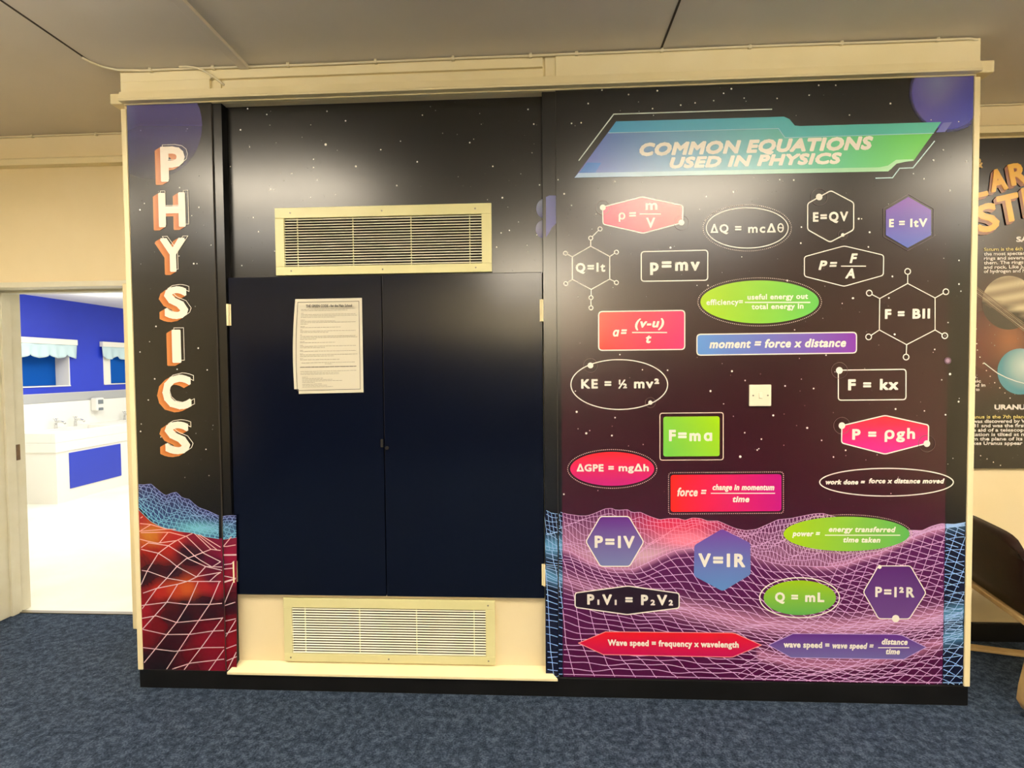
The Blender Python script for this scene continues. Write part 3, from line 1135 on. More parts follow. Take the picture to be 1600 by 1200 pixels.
linek.build('grid_line_print', 'print', mr, colors=True, label='pink and pale blue grid lines over the printed hills')
random.seed(21)
ink = Ink(0, 5)
BR = [(881.5, 303, 1.5), (893, 321, 1.1), (1047.5, 387, 1.6), (1106, 446, 1.4), (1089, 446, 1.0), (1145.5, 300, 1.5), (1103.5, 307, 1.2), (1252, 355, 1.3), (1251, 380, 1.4), (1484, 298, 1.5), (1358.5, 363, 1.6), (1341.5, 342, 1.7), (1346, 342, .9), (1394, 432, 1.5), (1356.5, 386, 1.3), (1333, 466, 1.4), (1388.5, 465.5, 1.4), (1397.5, 522.5, 1.7), (1498, 407, 1.3), (1498, 444, 1.3), (1481, 504, 1.2), (1460, 546, 1.3), (1332, 466, 1.5), (1230, 438.5, 1.6), (1110, 611, 1.7), (1043, 578.5, 1.3), (968.5, 554, 1.2), (901, 643.5, 1.8), (916, 677, 1.8), (956, 680.5, 1.5), (899, 611, 1.0), (881, 772, 1.4), (961, 652.5, 1.2), (1143.5, 580, 1.6), (1226.5, 603, 1.3), (1164, 594.5, 1.1), (1290.5, 555, 1.2), (1271, 607, 1.3), (1208, 649, 1.6), (1156.5, 713.5, 2.0), (1183, 703, 1.3), (1185.5, 701, 1.1), (1163.5, 676, 1.2), (1189.5, 686, 1.3), (1110, 611.5, 1.4), (1399, 639, 1.5), (1484, 584.5, 1.9), (1497.5, 627.5, 1.6), (1471, 593.5, 1.2), (1477, 648, 1.4), (1321, 703.5, 1.3), (1302, 714, 1.3), (1283.5, 688, 1.2), (1261, 668.5, 1.7), (1444, 642, 1.1), (940.5, 141, 1.3), (982, 148, 1.3), (1027, 142, 1.4), (1063.5, 164.5, 1.3), (1086, 161, 1.2), (1115, 157.5, 1.1), (1142.5, 139, 1.5), (1130.5, 146, 1.2), (1162.5, 153.5, 1.0), (1019.5, 170, 1.2), (1214, 154, 1.2), (1264, 149, 1.2), (1279, 133.5, 1.3), (1305.5, 133.5, 1.2), (1391, 162, 1.5), (1327, 180, 1.2), (1458, 250.5, 1.5), (1473.5, 234.5, 1.4), (1510, 252, 1.3), (1240, 281.5, 1.4), (1443.5, 279.5, 1.2), (893, 193, 1.2), (908, 192, 1.2), (919, 162, 1.3), (1501, 455, 1.2), (1218, 281, 1.1), (872, 281, 1.1), (961, 284, 1.2), (1483.5, 585, 1.3)]
stars(ink, 882, 1500, 135, 795, 300, BR)
ink.disc(1480.5, 563.5, 5.5, S(96, 72, 92))
ink.disc(1480.5, 563.5, 3.2, S(150, 124, 150))
tag(ink.build('star_print', 'print', mr, colors=True), kind='stuff')
# blue-violet planet in the top right corner, cut by the board's edges
ink = Ink(0, 3)
cx, cy, R = 1481, 145, 61
NR, NA_ = 9, 48
vs, cs, fs = [], [], []
for k in range(NR + 1):
    for j in range(NA_):
        a = 2 * math.pi * j / NA_
        x, y = cx + R * k / NR * math.cos(a), cy + R * 1.02 * k / NR * math.sin(a)
        p = ink.F(x, y)
        vs.append((min(p[0], XR), ink.y, min(p[2], ZR)))
        c = mixc(S(120, 124, 178), S(92, 86, 168), math.hypot(x - 1465, y - 128) / 45)
        c = mixc(c, S(56, 62, 176), max(0, ((x - 1470) + (y - 150)) / 70))
        cs.append(c[:3] + (1.0 if k < NR else 0.0,))
for k in range(NR):
    for j in range(NA_):
        a, b = k * NA_ + j, k * NA_ + (j + 1) % NA_
        fs.append((a, a + NA_, b + NA_, b)[::-1])
ink.add(vs, fs, cs)
ink.build('planet_print', 'film', mr, colors=True, label='blue violet planet in the top corner')

# title banner
ban = Ink(0, 7)
BP = [(962.5, 190), (1230, 182.5), (1242.5, 197.5), (1470, 191), (1427, 251.5), (1402, 253), (1389, 268), (897.5, 278)]
bcol = grad((905, 240), S(92, 112, 200), (1445, 215), S(100, 205, 96))


def bfull(x, y):
    t = (x - 905) / 540
    return mixc(S(94, 110, 198), S(96, 182, 186), t / .55) if t < .55 else mixc(S(96, 182, 186), S(104, 206, 92), (t - .55) / .4)


def band(top, bot, colf, n=24):
    """strip between two outlines given as (x,y) lists of equal parameter"""
    x0, x1 = top[0][0], top[-1][0]
    u0, u1 = bot[0][0], bot[-1][0]
    vs, cs, fs = [], [], []
    for k in range(n + 1):
        t = k / n
        xa, xb = x0 + (x1 - x0) * t, u0 + (u1 - u0) * t
        for (x, y) in ((xa, interp(top, xa)), (xb, interp(bot, xb))):
            vs.append(ban.F(x, y)); cs.append(colf(x, y))
    for k in range(n):
        fs.append((2 * k, 2 * k + 1, 2 * k + 3, 2 * k + 2))
    ban.add(vs, fs, cs)


band([(962.5, 190), (1230, 182.5), (1242.5, 197.5), (1470, 191)], [(897.5, 278), (1389, 268), (1402, 253), (1427, 251.5)], bfull, 60)
ban.up(.4)
band([(962.5, 190), (1230, 182.5), (1242.5, 197.5), (1470, 191)], [(950.5, 208), (1216, 201), (1226, 215.5), (1458, 208.5)],
     lambda x, y: mixc(S(72, 160, 214), S(86, 190, 170), (x - 950) / 480), 60)
band([(904, 270.5), (1384, 261.5), (1397, 250), (1426, 249)], [(897.5, 278), (1389, 268), (1402, 254.5), (1427, 251.5)],
     lambda x, y: mixc(S(160, 190, 232), S(170, 224, 176), (x - 900) / 480), 40)
ban.fill([(917.5, 254), (939, 255), (930.5, 269.5), (905.5, 270)], S(52, 120, 206))
ban.fill([(1473, 192), (1487, 191), (1476, 206.5), (1462, 207)], S(100, 104, 190))
ban.up(.4)
ban.stroke([(950.5, 208), (1216, 201), (1226, 215.5), (1458, 208.5)], 1.0, S(158, 206, 226))
ban.stroke([(904.5, 251), (958.8, 178.8), (1205.5, 171)], 1.7, S(214, 226, 220))
ban.stroke([(1459.5, 221), (1426, 262.5), (1405, 263.3), (1394, 278), (1368, 278.8)], 1.7, S(190, 222, 226))
ban = ban.build('title_banner', 'print', mr, colors=True, label='blue to green angular title banner')
ink = Ink(0, 9)
ink.text('COMMON EQUATIONS', 999, 1363.5, 238.6, 19.5, 3.3, shear=.22, sp=1.08)
ink.text('USED IN PHYSICS', 1046, 1314.5, 259.3, 16.5, 3.0, shear=.22, sp=1.08)
ink.build('lettering', 'print', ban, colors=True)


def badge(shape, texts, label, fill=None, outline=1.8, ocol=None, dots=(), extra=None, dotted=None, alpha=False, frames=()):
    b = Ink(0, 7)
    if fill is not None:
        b.fill(shape, fill)
    b.up(.5)
    for fr, w, c in frames:
        b.stroke(fr, w, c, True)
    if outline:
        b.stroke(shape, outline, ocol or WHITE, True)
    if dotted:
        b.dots(dotted, 3.0, .8, S(214, 198, 186))
    for (x, y, r, rr) in dots:
        if rr: b.ring(x, y, rr, .8, S(96, 80, 78))
    b.up(.5)
    for (x, y, r, rr) in dots:
        b.disc(x, y, r, WHITE)
    if extra: extra(b)
    o = b.build('equation_badge', 'film' if alpha else 'print', mr, colors=True, label=label)
    t = Ink(0, 9)
    for e in texts:
        if e[0] == '-':
            _, x0, x1, y, w = e
            t.stroke([(x0, y), (x1, y)], w, WHITE)
        elif e[0] == 'theta':
            _, x, y, rx, ry = e
            t.stroke(ell(x, y, rx, ry, 28), 1.9, WHITE, True)
            t.stroke([(x - rx, y), (x + rx, y)], 1.6, WHITE)
        else:
            t.text(e[0], e[1], e[2], e[3] + (2.0 if e[0] == '=' else 0), e[4], e[5] if len(e) > 5 else 1.3, shear=e[6] if len(e) > 6 else 0.0,
                   sp=1.32 if '=' in e[0] and 2 < len(e[0]) < 6 else 1.22 if len(e[0]) < 4 else 1.1)
    t.build('lettering', 'print', o, colors=True)
    return o


IT = .22
OPQ = lambda a, b, c, d: grad(a, S(*b), c, S(*d))
badge(rounded([(941.6, 323.6), (1003, 307.9), (1066.8, 321.3), (1066.3, 348.2), (1004.9, 364.7), (942, 350.6)], 4),
      [('ρ', 966.5, 977, 343, 13, 1.0), ('=', 983, 993.5, 340.5, 14, 1.2), ('m', 1008.5, 1027, 328, 15, 1.5), ('-', 1000, 1032, 334.7, 1.8), ('V', 1009.5, 1023.5, 356, 15.5, 1.3)],
      'red hexagon badge with density equation of m over V', OPQ((945, 335), (222, 34, 88), (1065, 335), (236, 78, 66)), 1.8, dots=[(941.8, 324.5, 4.6, 11), (1064.5, 348, 4.6, 11.5)])


def molecule(hexa, arms, w, r):
    def f(b):
        b.stroke(hexa, w, WHITE, True)
        for pl in arms:
            for p, q in zip(pl, pl[1:]):
                d = Vector(q) - Vector(p)
                e = Vector(q) - d.normalized() * r
                s = Vector(p) + (d.normalized() * r if p is not pl[0] else Vector((0, 0)))
                b.stroke([tuple(s), tuple(e)], w, WHITE)
                b.ring(q[0], q[1], r, w, WHITE)
    return f


hx = [(922.9, 384.9), (952.6, 401), (952.6, 436.2), (923.6, 452.4), (894.3, 436.8), (894.3, 401.4)]
badge(hx, [('Q=It', 899.5, 945.6, 424.9, 13.8, 1.5)], 'white molecule outline badge reading Q=It', None, 0,
      extra=molecule(hx, [[hx[0], (922.9, 372.2), (937.4, 357.9)], [hx[1], (963, 394.2)], [hx[2], (963, 441.7)], [hx[3], (923.3, 465.2), (923.3, 481.1)], [hx[4], (883.8, 443.6)], [hx[5], (883.5, 395.9)]], 1.4, 3.1))
badge(rounded([(1001.8, 393.5), (1105.5, 391), (1105.5, 438), (1001.8, 439.7)], 5), [('p=mv', 1015.5, 1093, 423, 19, 2.2)], 'white outlined rectangle badge reading p=mv', None, 1.7)
badge(ell(1167.2, 356.4, 64, 31.4), [('ΔQ', 1109.5, 1138, 363.8, 12.8, 1.2), ('=', 1148, 1158, 361.5, 13, 1.2), ('mcΔ', 1168.5, 1212, 363.6, 13, 1.2), ('theta', 1219.3, 356.2, 4.0, 6.3)],
      'white outlined ellipse badge reading ΔQ = mcΔθ', None, 1.5, dotted=ell(1167.2, 356.4, 69, 36, 90))
badge(rounded([(1297.8, 298), (1333.4, 316.7), (1333.4, 359.2), (1296.4, 378.6), (1261.5, 359.2), (1261.5, 318.1)], 4), [('E=QV', 1269.5, 1324.5, 346, 14.3, 1.7)],
      'white outlined hexagon badge reading E=QV', None, 1.8, dots=[(1279.5, 308, 5.2, 13), (1316.3, 367.3, 2.8, 7.5)])
h = [(1418.8, 307.8), (1454.4, 328.3), (1454.4, 367.5), (1417.6, 387.5), (1383.8, 367.5), (1383.8, 328.3)]
h2 = [(1418.8 + (x - 1418.8) * 1.11, 347.6 + (y - 347.6) * 1.11) for x, y in h]
badge(h, [('E', 1388.5, 1396, 355, 12.3, 1.5), ('=', 1404, 1413, 353.3, 13, 1.2), ('ItV', 1421.5, 1448, 354.6, 12.5, 1.5)], 'violet filled hexagon badge reading E = ItV',
      OPQ((1419, 308), (116, 62, 164), (1419, 388), (84, 104, 190)), 0, frames=[(h2, .9, S(92, 78, 84))])
badge(rounded([(1256.4, 401.3), (1318.5, 384.4), (1380.2, 398.9), (1379.7, 430.3), (1318.5, 447.5), (1256.4, 431.8)], 4),
      [('P', 1278.5, 1292, 421.6, 14, 1.7, IT), ('=', 1295.5, 1307.5, 419, 15, 1.4, IT), ('F', 1327, 1339.5, 411, 14.5, 1.7, IT), ('-', 1314, 1352, 416, 1.7), ('A', 1320, 1335, 435, 15, 1.6, IT)],
      'white outlined long hexagon badge reading P = F over A', None, 1.5)
badge(ell(1186.7, 471.8, 92.5, 33.5, 80), [('efficiency=', 1103.5, 1160.5, 476.3, 8.6, .7), ('-', 1164, 1265, 472.6, 1.8), ('useful energy out', 1167.5, 1262, 467.6, 8.2, .8), ('total energy in', 1174, 1255, 482.8, 8.2, .8)],
      'lime green ellipse badge reading efficiency', OPQ((1100, 465), (164, 206, 6), (1275, 485), (96, 190, 84)), 0, dotted=ell(1186.7, 471.8, 96.5, 37.5, 100))
badge(rounded([(935.3, 487), (1069.7, 485), (1069.7, 546), (935.3, 547.5)], 6), [('\u0251', 957.5, 967.5, 525.5, 12.2, 1.5, IT), ('=', 970, 979.5, 523.5, 14, 1.4, IT), ('(v-u)', 992, 1037.5, 511.5, 13.5, 1.6, IT), ('-', 988, 1041.5, 519.6, 1.7), ('t', 1009, 1017.5, 535.8, 14, 1.6, IT)],
      'red rectangle badge reading a = (v-u) over t', OPQ((945, 505), (240, 46, 36), (1068, 535), (218, 40, 112)), 1.8)
badge(rounded([(1088.7, 522.5), (1337.8, 519.3), (1337.8, 551.5), (1088.7, 555)], 6), [('moment = force x distance', 1108, 1321.5, 543, 13, 1.5, IT)],
      'blue to violet rectangle badge reading moment = force x distance', OPQ((1090, 540), (88, 142, 214), (1337, 532), (128, 44, 168)), 1.8)
badge(ell(967.5, 600.8, 75.5, 38.9, 80), [('KE', 908, 934, 606.8, 14, 1.7), ('=', 944.5, 955, 604.5, 14, 1.5), ('½', 966, 979.5, 606.5, 13, 1.3), ('mv²', 990.5, 1029.8, 606.3, 14.3, 1.6)],
      'white outlined ellipse badge reading kinetic energy', None, 1.6, dots=[(922.5, 571, 4.5, 11), (1016, 629, 3.3, 8)])
badge(rounded([(1309.4, 578.5), (1415, 577), (1415, 624.3), (1309.4, 625.3)], 5), [('F', 1324.5, 1336.5, 609.6, 16.5, 2.2), ('=', 1348, 1360.5, 607, 15, 1.8), ('kx', 1374, 1403, 608.8, 16.5, 2.2)],
      'white outlined rectangle badge reading F = kx', None, 1.7, dots=[(1311, 578.8, 5.3, 12.5)])
badge(rounded([(1036.3, 651), (1124.2, 650.4), (1124.2, 712.6), (1036.3, 713.2)], 4), [('F=m', 1045, 1094.5, 688.8, 17, 2.2), ('\u0251', 1099.5, 1112.5, 688.5, 15.0, 2.0)], 'green filled rectangle badge reading F=ma',
      OPQ((1040, 705), (112, 194, 76), (1120, 655), (160, 212, 4)), 0, frames=[(rounded([(1031, 645.6), (1129.8, 644.6), (1129.8, 718.2), (1031, 718.8)], 4), 1.3, S(232, 216, 196))])
badge(ell(956.5, 732.5, 65.6, 26.4), [('ΔGPE', 901, 943, 736.3, 10.8, 1.3), ('=', 950.5, 959, 734.5, 11, 1.2), ('mgΔh', 966.5, 1013.5, 736, 10.8, 1.3)], 'red ellipse badge reading ΔGPE = mgΔh',
      OPQ((956, 708), (238, 38, 46), (956, 758), (190, 28, 124)), 0, dotted=ell(956.5, 732.5, 69.5, 30.2, 90))
badge(rounded([(1047.7, 742), (1220.7, 740.8), (1220.7, 798.3), (1047.7, 799.6)], 5), [('force =', 1058, 1103.5, 775, 13, 1.2, IT), ('change in momentum', 1113, 1209.5, 765.6, 9, 1.0, IT), ('-', 1111, 1210, 770.6, 1.5), ('time', 1144.5, 1170.5, 784.3, 9.5, 1.1, IT)],
      'red to magenta rectangle badge reading force = change in momentum over time', OPQ((1055, 775), (238, 36, 28), (1218, 765), (188, 14, 128)), 0,
      dotted=rounded([(1044.5, 738.5), (1223.8, 737.3), (1223.8, 801.6), (1044.5, 803)], 5))
badge(rounded([(1315, 665), (1382.4, 649), (1450.4, 664), (1450, 692), (1382.4, 709.5), (1314.4, 692)], 4), [('P', 1331, 1344, 686.6, 16, 2.0), ('=', 1356, 1368.5, 684, 15, 1.8), ('ρgh', 1381.5, 1429, 685.4, 16.5, 1.7)],
      'red to magenta hexagon badge reading P = ρgh', OPQ((1382, 655), (244, 34, 52), (1382, 705), (208, 26, 146)), 1.8, dots=[(1315, 665, 5.2, 13), (1447.6, 693, 5.2, 13)])
badge(ell(1384.7, 753.3, 104.3, 21.6, 90), [('work done =', 1289.5, 1351, 756.6, 7.2, 1.1, IT), ('force x distance moved', 1357, 1475, 755, 7.4, 1.1, IT)], 'white outlined flat ellipse badge reading work done', None, 1.7)
badge(rounded([(938, 806.8), (982.4, 806.8), (1005.7, 846.5), (983.6, 884.6), (938, 884.6), (915.3, 845.9)], 4), [('P=IV', 929, 991.5, 855.6, 18.3, 2.2)], 'violet see-through hexagon badge reading P=IV',
      grad((960, 812), S(104, 40, 148, .86), (960, 880), S(124, 132, 190, .86)), 1.7, alpha=True)
badge(rounded([(1127.8, 826.2), (1172.2, 848.3), (1172.7, 897.3), (1129, 923.6), (1084, 899.7), (1084.7, 851.8)], 4), [('V=IR', 1091, 1164, 885.3, 20.3, 2.5)], 'violet to blue solid hexagon badge reading V=IR',
      OPQ((1128, 830), (106, 60, 160), (1128, 920), (90, 138, 202)), 0, frames=[])
badge(ell(1322.4, 834, 98.4, 27, 80), [('power =', 1237.5, 1281, 837.6, 8.4, 1.0, IT), ('energy transferred', 1294.5, 1399, 831, 8.2, 1.0, IT), ('-', 1289, 1405.5, 836, 1.5), ('time taken', 1317, 1375, 847.3, 8.2, 1.0, IT)],
      'green ellipse badge reading power', OPQ((1230, 828), (162, 204, 0), (1415, 842), (92, 176, 84)), 0, dotted=ell(1322.4, 834, 101.5, 30, 100))
badge(rounded([(898.5, 926.2), (980.9, 915.3), (1061, 926.7), (1061, 949.8), (980, 960), (898.5, 948.6)], 4),
      [('P', 917.5, 928.5, 944, 15.5, 2.0), ('1', 933.4, 936.4, 944.6, 8, .8), ('V', 941, 956, 944.3, 15.5, 2.0), ('1', 960.4, 963.4, 944.8, 8, .8), ('=', 977, 988.3, 942.5, 15, 1.7), ('P', 1001.5, 1012.5, 944.8, 15.5, 2.0), ('2', 1016.3, 1023.3, 945.2, 8.2, 1.3), ('V', 1026.5, 1042.2, 945, 15.5, 2.0), ('2', 1044.6, 1051.3, 945.5, 8.2, 1.3)],
      'black long hexagon badge with the gas equation', S(36, 16, 34), 1.8)
badge(ell(1249.4, 933.7, 56.4, 27), [('Q', 1210.5, 1226, 940, 14.5, 1.8), ('=', 1236, 1246.5, 937.8, 14, 1.5), ('mL', 1257.5, 1287.5, 940, 14.3, 1.8)], 'green ellipse badge in a white oval ring reading Q = mL',
      OPQ((1249, 908), (150, 194, 6), (1249, 960), (92, 168, 78)), 0, frames=[(ell(1249, 933.6, 62.3, 31.2), 1.6, WHITE)])
badge(rounded([(1372, 884), (1422, 884), (1446.4, 926), (1420, 966.7), (1372.3, 966.3), (1348.4, 924.7)], 4), [('P=I²R', 1367, 1428, 932.6, 15.5, 1.6)], 'dark violet see-through hexagon badge reading P=I²R',
      grad((1397, 890), S(88, 36, 118, .86), (1397, 960), S(112, 72, 150, .8)), 1.5, dots=[(1374, 885.5, 3.0, 0), (1399, 966.2, 5.8, 0)], alpha=True)
badge([(903.8, 1004.4), (946, 986.8), (1143, 988.6), (1149, 989.6), (1189.4, 1007.6), (1145, 1026), (1140, 1026.4), (942.5, 1022.4)], [('Wave speed = frequency x wavelength', 949.5, 1154, 1009.8, 9.2, 1.15)],
      'red pointed arrow badge reading Wave speed = frequency x wavelength', OPQ((1045, 988), (226, 18, 30), (1045, 1026), (186, 8, 84)), 1.2, ocol=S(244, 150, 150))
badge([(1200.6, 1007.5), (1238.8, 989.8), (1400, 991), (1409, 992.4), (1446.6, 1011), (1411.6, 1029.8), (1235.6, 1027)], [('wave speed =', 1224, 1295.5, 1011.6, 9.2, 1.15), ('wave speed =', 1300, 1364.5, 1013, 9, 1.1, IT), ('distance', 1377, 1417.5, 1006.8, 9, 1.1, IT), ('-', 1372, 1419.5, 1011.6, 1.5), ('time', 1383.5, 1405.5, 1021.8, 8.8, 1.1, IT)],
      'violet pointed arrow badge reading wave speed = distance over time', OPQ((1320, 991), (92, 34, 134), (1320, 1028), (108, 100, 166)), 1.0, ocol=S(190, 160, 225))
hx = [(1417.6, 443), (1460.4, 465.6), (1460.4, 515.6), (1416, 538.6), (1373.4, 515.6), (1374, 466.6)]
badge(hx, [('F', 1382, 1392, 498, 14.5, 2.0), ('=', 1402, 1412.5, 496, 15, 1.7), ('BIl', 1425, 1452.5, 497.6, 14.8, 2.0)], 'white molecule outline badge reading F = BIl', None, 0,
      extra=molecule(hx, [[hx[0], (1417.6, 424.3)], [hx[1], (1477.3, 456)], [hx[2], (1475.6, 524.6)], [hx[3], (1415.2, 557.9)], [hx[4], (1356.7, 526.5)], [hx[5], (1357.7, 458)]], 1.5, 4.4))

# ------------------------------------------------------------------ light switch on the mural
a, b = hit(1170, 601.5, 1, -.004), hit(1204.3, 634, 1, -.004)
xc, zc = (a.x + b.x) / 2, (a.z + b.z) / 2
hw = .045
sw = thing('light_switch', 'small square cream light switch on the maroon equations mural', 'light switch', (xc, 0, zc - hw))
G().box(xc - hw, xc + hw, -.011, -.002, zc - hw, zc + hw).build('switch_plate', 'plastic', sw, bevel=.003, segs=3)
g = G()
g.prism([(-.011, zc - .013), (-.0165, zc - .011), (-.0125, zc + .012), (-.011, zc + .013)], 0, xc - .0065, xc + .0065)
g.build('rocker', 'plastic', sw, bevel=.0008)
for s in (-1, 1):
    g = G()
    g.cyl((xc + s * .030, -.0113, zc), 1, .0035, .0014, 12)
    g.build('screw', 'screw', sw)

# ------------------------------------------------------------------ cables
def cable(name, label, pts, r, clips, wall_y=None):
    g = G()
    g.tube(pts, r, 8)
    xs = [p[0] for p in pts]
    t = thing(name, label, 'cable', tuple(pts[0]))
    g.build('flex', 'cable', t, smooth=True)
    for (x, y, z) in clips:
        c = G()
        c.box(x - .006, x + .006, y - r - .003, y + r + .003, z - r - .003, z + r + .004)
        c.cyl((x, y - r - .004, z + r), 1, .003, .004, 8)
        c.build('cable_clip', 'cable', t, bevel=.001)


ys, zsz = -.028, ZC - .007
pts = [(-1.873, -.13, ZC - .006), (-1.868, -.10, ZC - .006), (-1.845, -.065, ZC - .007), (-1.80, -.038, zsz)]
x = -1.7
k = 0
while x < 1.70:
    pts.append((x, ys - (.004 if x > .09 else 0), zsz - .0015 - .0015 * math.sin(x * 5.1)))
    x += .12
pts += [(1.73, ys - .004, zsz - .002), (1.765, -.024, zsz - .004), (1.79, -.004, zsz - .007), (1.803, .03, zsz - .008), (1.805, .30, zsz - .008)]
clips = []
for px in (235, 333, 450, 587, 708, 829, 901, 1034, 1171, 1314, 1464):
    q = hit(px, 95, 1, ys)
    clips.append((q.x, ys, zsz - .001))
cable('clipped_cable', 'long cream cable clipped along the fascia over both murals', pts, .0048, clips)
pts = []
for px, py in ((280, 104.5), (292, 104), (305, 105.5), (316, 109), (326, 115), (335, 121), (342, 126), (347, 130)):
    q = hit(px, py, 1, -.036)
    pts.append((q.x, -.036 + (.014 if px > 340 else 0), q.z))
cable('loose_cable', 'short loose white cable drooping across the fascia above lettering PHYSICS', pts, .0042, [tuple(hit(331, 120, 1, -.028))])
cable('clipped_cable', 'thin cable clipped above the picture rail over the washroom doorway', [(-4.6 + .2 * i, YB - .007, ZC - .010 - .002 * math.sin(i)) for i in range(14)] + [(-1.83, YB - .007, ZC - .009)], .0038,
      [(hit(px, 208, 1, YB).x, YB - .007, ZC - .010) for px in (52, 152)])
cable('clipped_cable', 'thin cable along the ceiling edge above the solar system poster', [(1.80 + .2 * i, YB - .007, ZC - .008 - .0015 * math.sin(i)) for i in range(13)], .0036,
      [(2.9, YB - .007, ZC - .009)])

# ------------------------------------------------------------------ solar system poster
PY = YB - .016
pa, pb = hit(1560, 216, 1, PY), hit(1560, 732, 1, PY)
px0, px1, pz1, pz0 = 1.82, 3.35, pa.z - .0, pb.z
po = thing('solar_system_poster', 'tall black solar system poster with yellow lettering right of the maroon mural', 'poster', ((px0 + px1) / 2, YB - .006, pz0))
G().box(px0, px1, PY, YB - .003, pz0, pz1).build('backing_board', 'edge', po)
ink = Ink(PY, 1)
rect_on(ink, px0, px1, pz0, pz1, S(14, 9, 12))
ink.up()


def nebula(x, y):
    c = S(26, 12, 16)
    c = mixc(c, S(96, 30, 26), gs(x - 1535, 34) * gs(y - 530, 62))
    c = mixc(c, S(150, 84, 48), .9 * gs(x - 1578, 28) * gs(y - 530, 34))
    c = mixc(c, S(58, 26, 22), .7 * gs(x - 1600, 90) * gs(y - 430, 55))
    c = mixc(c, S(14, 9, 12), max(0, 1 - (y - 225) / 90)) if y < 315 else c
    return mixc(c, S(12, 8, 10), (y - 600) / 60)


xs_ = [1490 + 8 * i for i in range(42)]
grid_fill(ink, xs_, lambda x: 222, lambda x: 728, 60, nebula)
# keep the print inside the board
ink.v = [(min(max(v[0], px0), px1), v[1], min(max(v[2], pz0), pz1)) for v in ink.v]
ink.build('backdrop_print', 'print', po, colors=True)
ink = Ink(PY, 3)
random.seed(5)
for _ in range(120):
    x, y = random.uniform(1520, 1760), random.uniform(225, 725)
    ink.disc(x, y, .4 + .5 * random.random() ** 2, S(150, 140, 130), 6)
for x, y in ((1523, 490), (1524, 502), (1525, 514), (1524, 525), (1526, 537), (1527, 547), (1531, 558), (1536, 568), (1541, 579), (1547, 588), (1554, 598), (1562, 606), (1570, 614), (1578, 622), (1521, 707), (1532, 712), (1542, 717), (1552, 722), (1563, 727)):
    ink.disc(x, y, 1.0, S(225, 210, 196), 8)
tag(ink.build('star_print', 'print', po, colors=True), kind='stuff')
# planets
ink = Ink(PY, 4)
NR = 14
def ball(ink, cx, cy, R, colf):
    vs, cs, fs = [], [], []
    for k in range(NR + 1):
        for j in range(40):
            a = 2 * math.pi * j / 40
            x, y = cx + R * k / NR * math.cos(a), cy + R * k / NR * math.sin(a)
            vs.append(ink.F(x, y)); cs.append(colf(x, y))
    for k in range(NR):
        for j in range(40):
            a, b = k * 40 + j, k * 40 + (j + 1) % 40
            fs.append((a, a + 40, b + 40, b)[::-1])
    ink.add(vs, fs, cs)


def saturn(x, y):
    s = (y - 473) - .35 * (x - 1576) + 2.5 * math.sin(y * .5 + x * .1)
    c = mixc(S(196, 180, 146), S(140, 124, 100), .5 + .5 * math.sin(y * .32 + x * .06))
    return mixc(c, S(40, 28, 24), (s - 2) / 14)


ball(ink, 1576, 473, 42, saturn)
ink.up()
for k in range(7):
    ink.stroke([(1516 + 6 * i, 441 + 3.0 * k + i * 4.6) for i in range(22)], 1.6, mixc(S(128, 108, 90), S(188, 170, 140), k / 7) if k % 2 else S(120, 98, 80)) if k < 5 else None
ink.v = [(max(v[0], px0), v[1], v[2]) for v in ink.v]
ink.build('ringed_planet_print', 'print', po, colors=True, label='cream ringed planet')
ink = Ink(PY, 6)
ball(ink, 1594, 580.5, 36, lambda x, y: mixc(S(196, 214, 205), S(70, 140, 156), math.hypot(x - 1604, y - 572) / 40))
ink.up()
ink.stroke([(1537, 567), (1546, 574), (1558, 583), (1572, 590), (1588, 596), (1604, 600), (1622, 601)], 1.6, S(222, 226, 220))
ink.build('blue_planet_print', 'print', po, colors=True, label='pale teal planet with a thin ring')
ink = Ink(PY, 8)
YEL = [('S', 1461, 1488, 324, 32, .22), ('O', 1489, 1516, 316, 32, .22), ('S', 1461, 1492, 386, 42, .2), ('Y', 1494, 1526, 374, 42, .2), (('A'), 1547, 1574, 298, 33, .2), ('R', 1578, 1606, 288, 33, .2), ('L', 1518, 1543, 308, 32, .22), ('S', 1528, 1562, 361, 42, .2), ('T', 1562, 1596, 346, 42, .2), ('E', 1600, 1628, 334, 42, .18), ('M', 1632, 1674, 324, 42, .15)]
lay = Ink(PY, 5)
for ch, x0, x1, base, cap, rt in YEL:
    for k in range(6, 0, -1):
        ink.text(ch, x0, x1, base, cap, 4.5, S(150, 84, 40) if k > 1 else S(196, 120, 44), rot=rt, shift=(-.8 * k, -.9 * k))
        ink.up(.3)
ink.y = PY - LAYER * 26
for ch, x0, x1, base, cap, rt in YEL:
    ink.text(ch, x0, x1, base, cap, 4.5, S(246, 186, 44), rot=rt)
ink.text('&', 1522, 1534, 263, 15, 1.5, S(216, 180, 110))
ink.build('title_lettering', 'print', po, colors=True, label='tilted yellow block lettering SOLAR SYSTEM')
ink = Ink(PY, 9)
PW, PYL = S(232, 226, 220), S(214, 196, 120)
ink.text('SATURN', 1587, 1650, 377.5, 8, 1.5, PW)
for k, (t, xe) in enumerate((('Saturn is the 6th planet from the Sun and', 1690), ('the most spectacular. It has thousands of', 1692), ('rings and several gaps between each of', 1690), ('them. The rings are made of ice, dust', 1684), ('and rock. Like Jupiter it is mostly made', 1688), ('of hydrogen and helium.', 1622))):
    ink.text(t, 1536.5, xe, 391 + 7 * k, 5.2, .55, PYL if k == 0 else PW)
for k, (t, x0, x1) in enumerate((('h.', 1520, 1527), ('nic', 1520, 1532), ('ed in', 1520, 1539), ('t to', 1520, 1530))):
    ink.text(t, x0, x1, 591 + 6.6 * k, 4.8, .55, PW)
ink.text('URANUS', 1553, 1608, 639.8, 7.6, 1.5, PW)
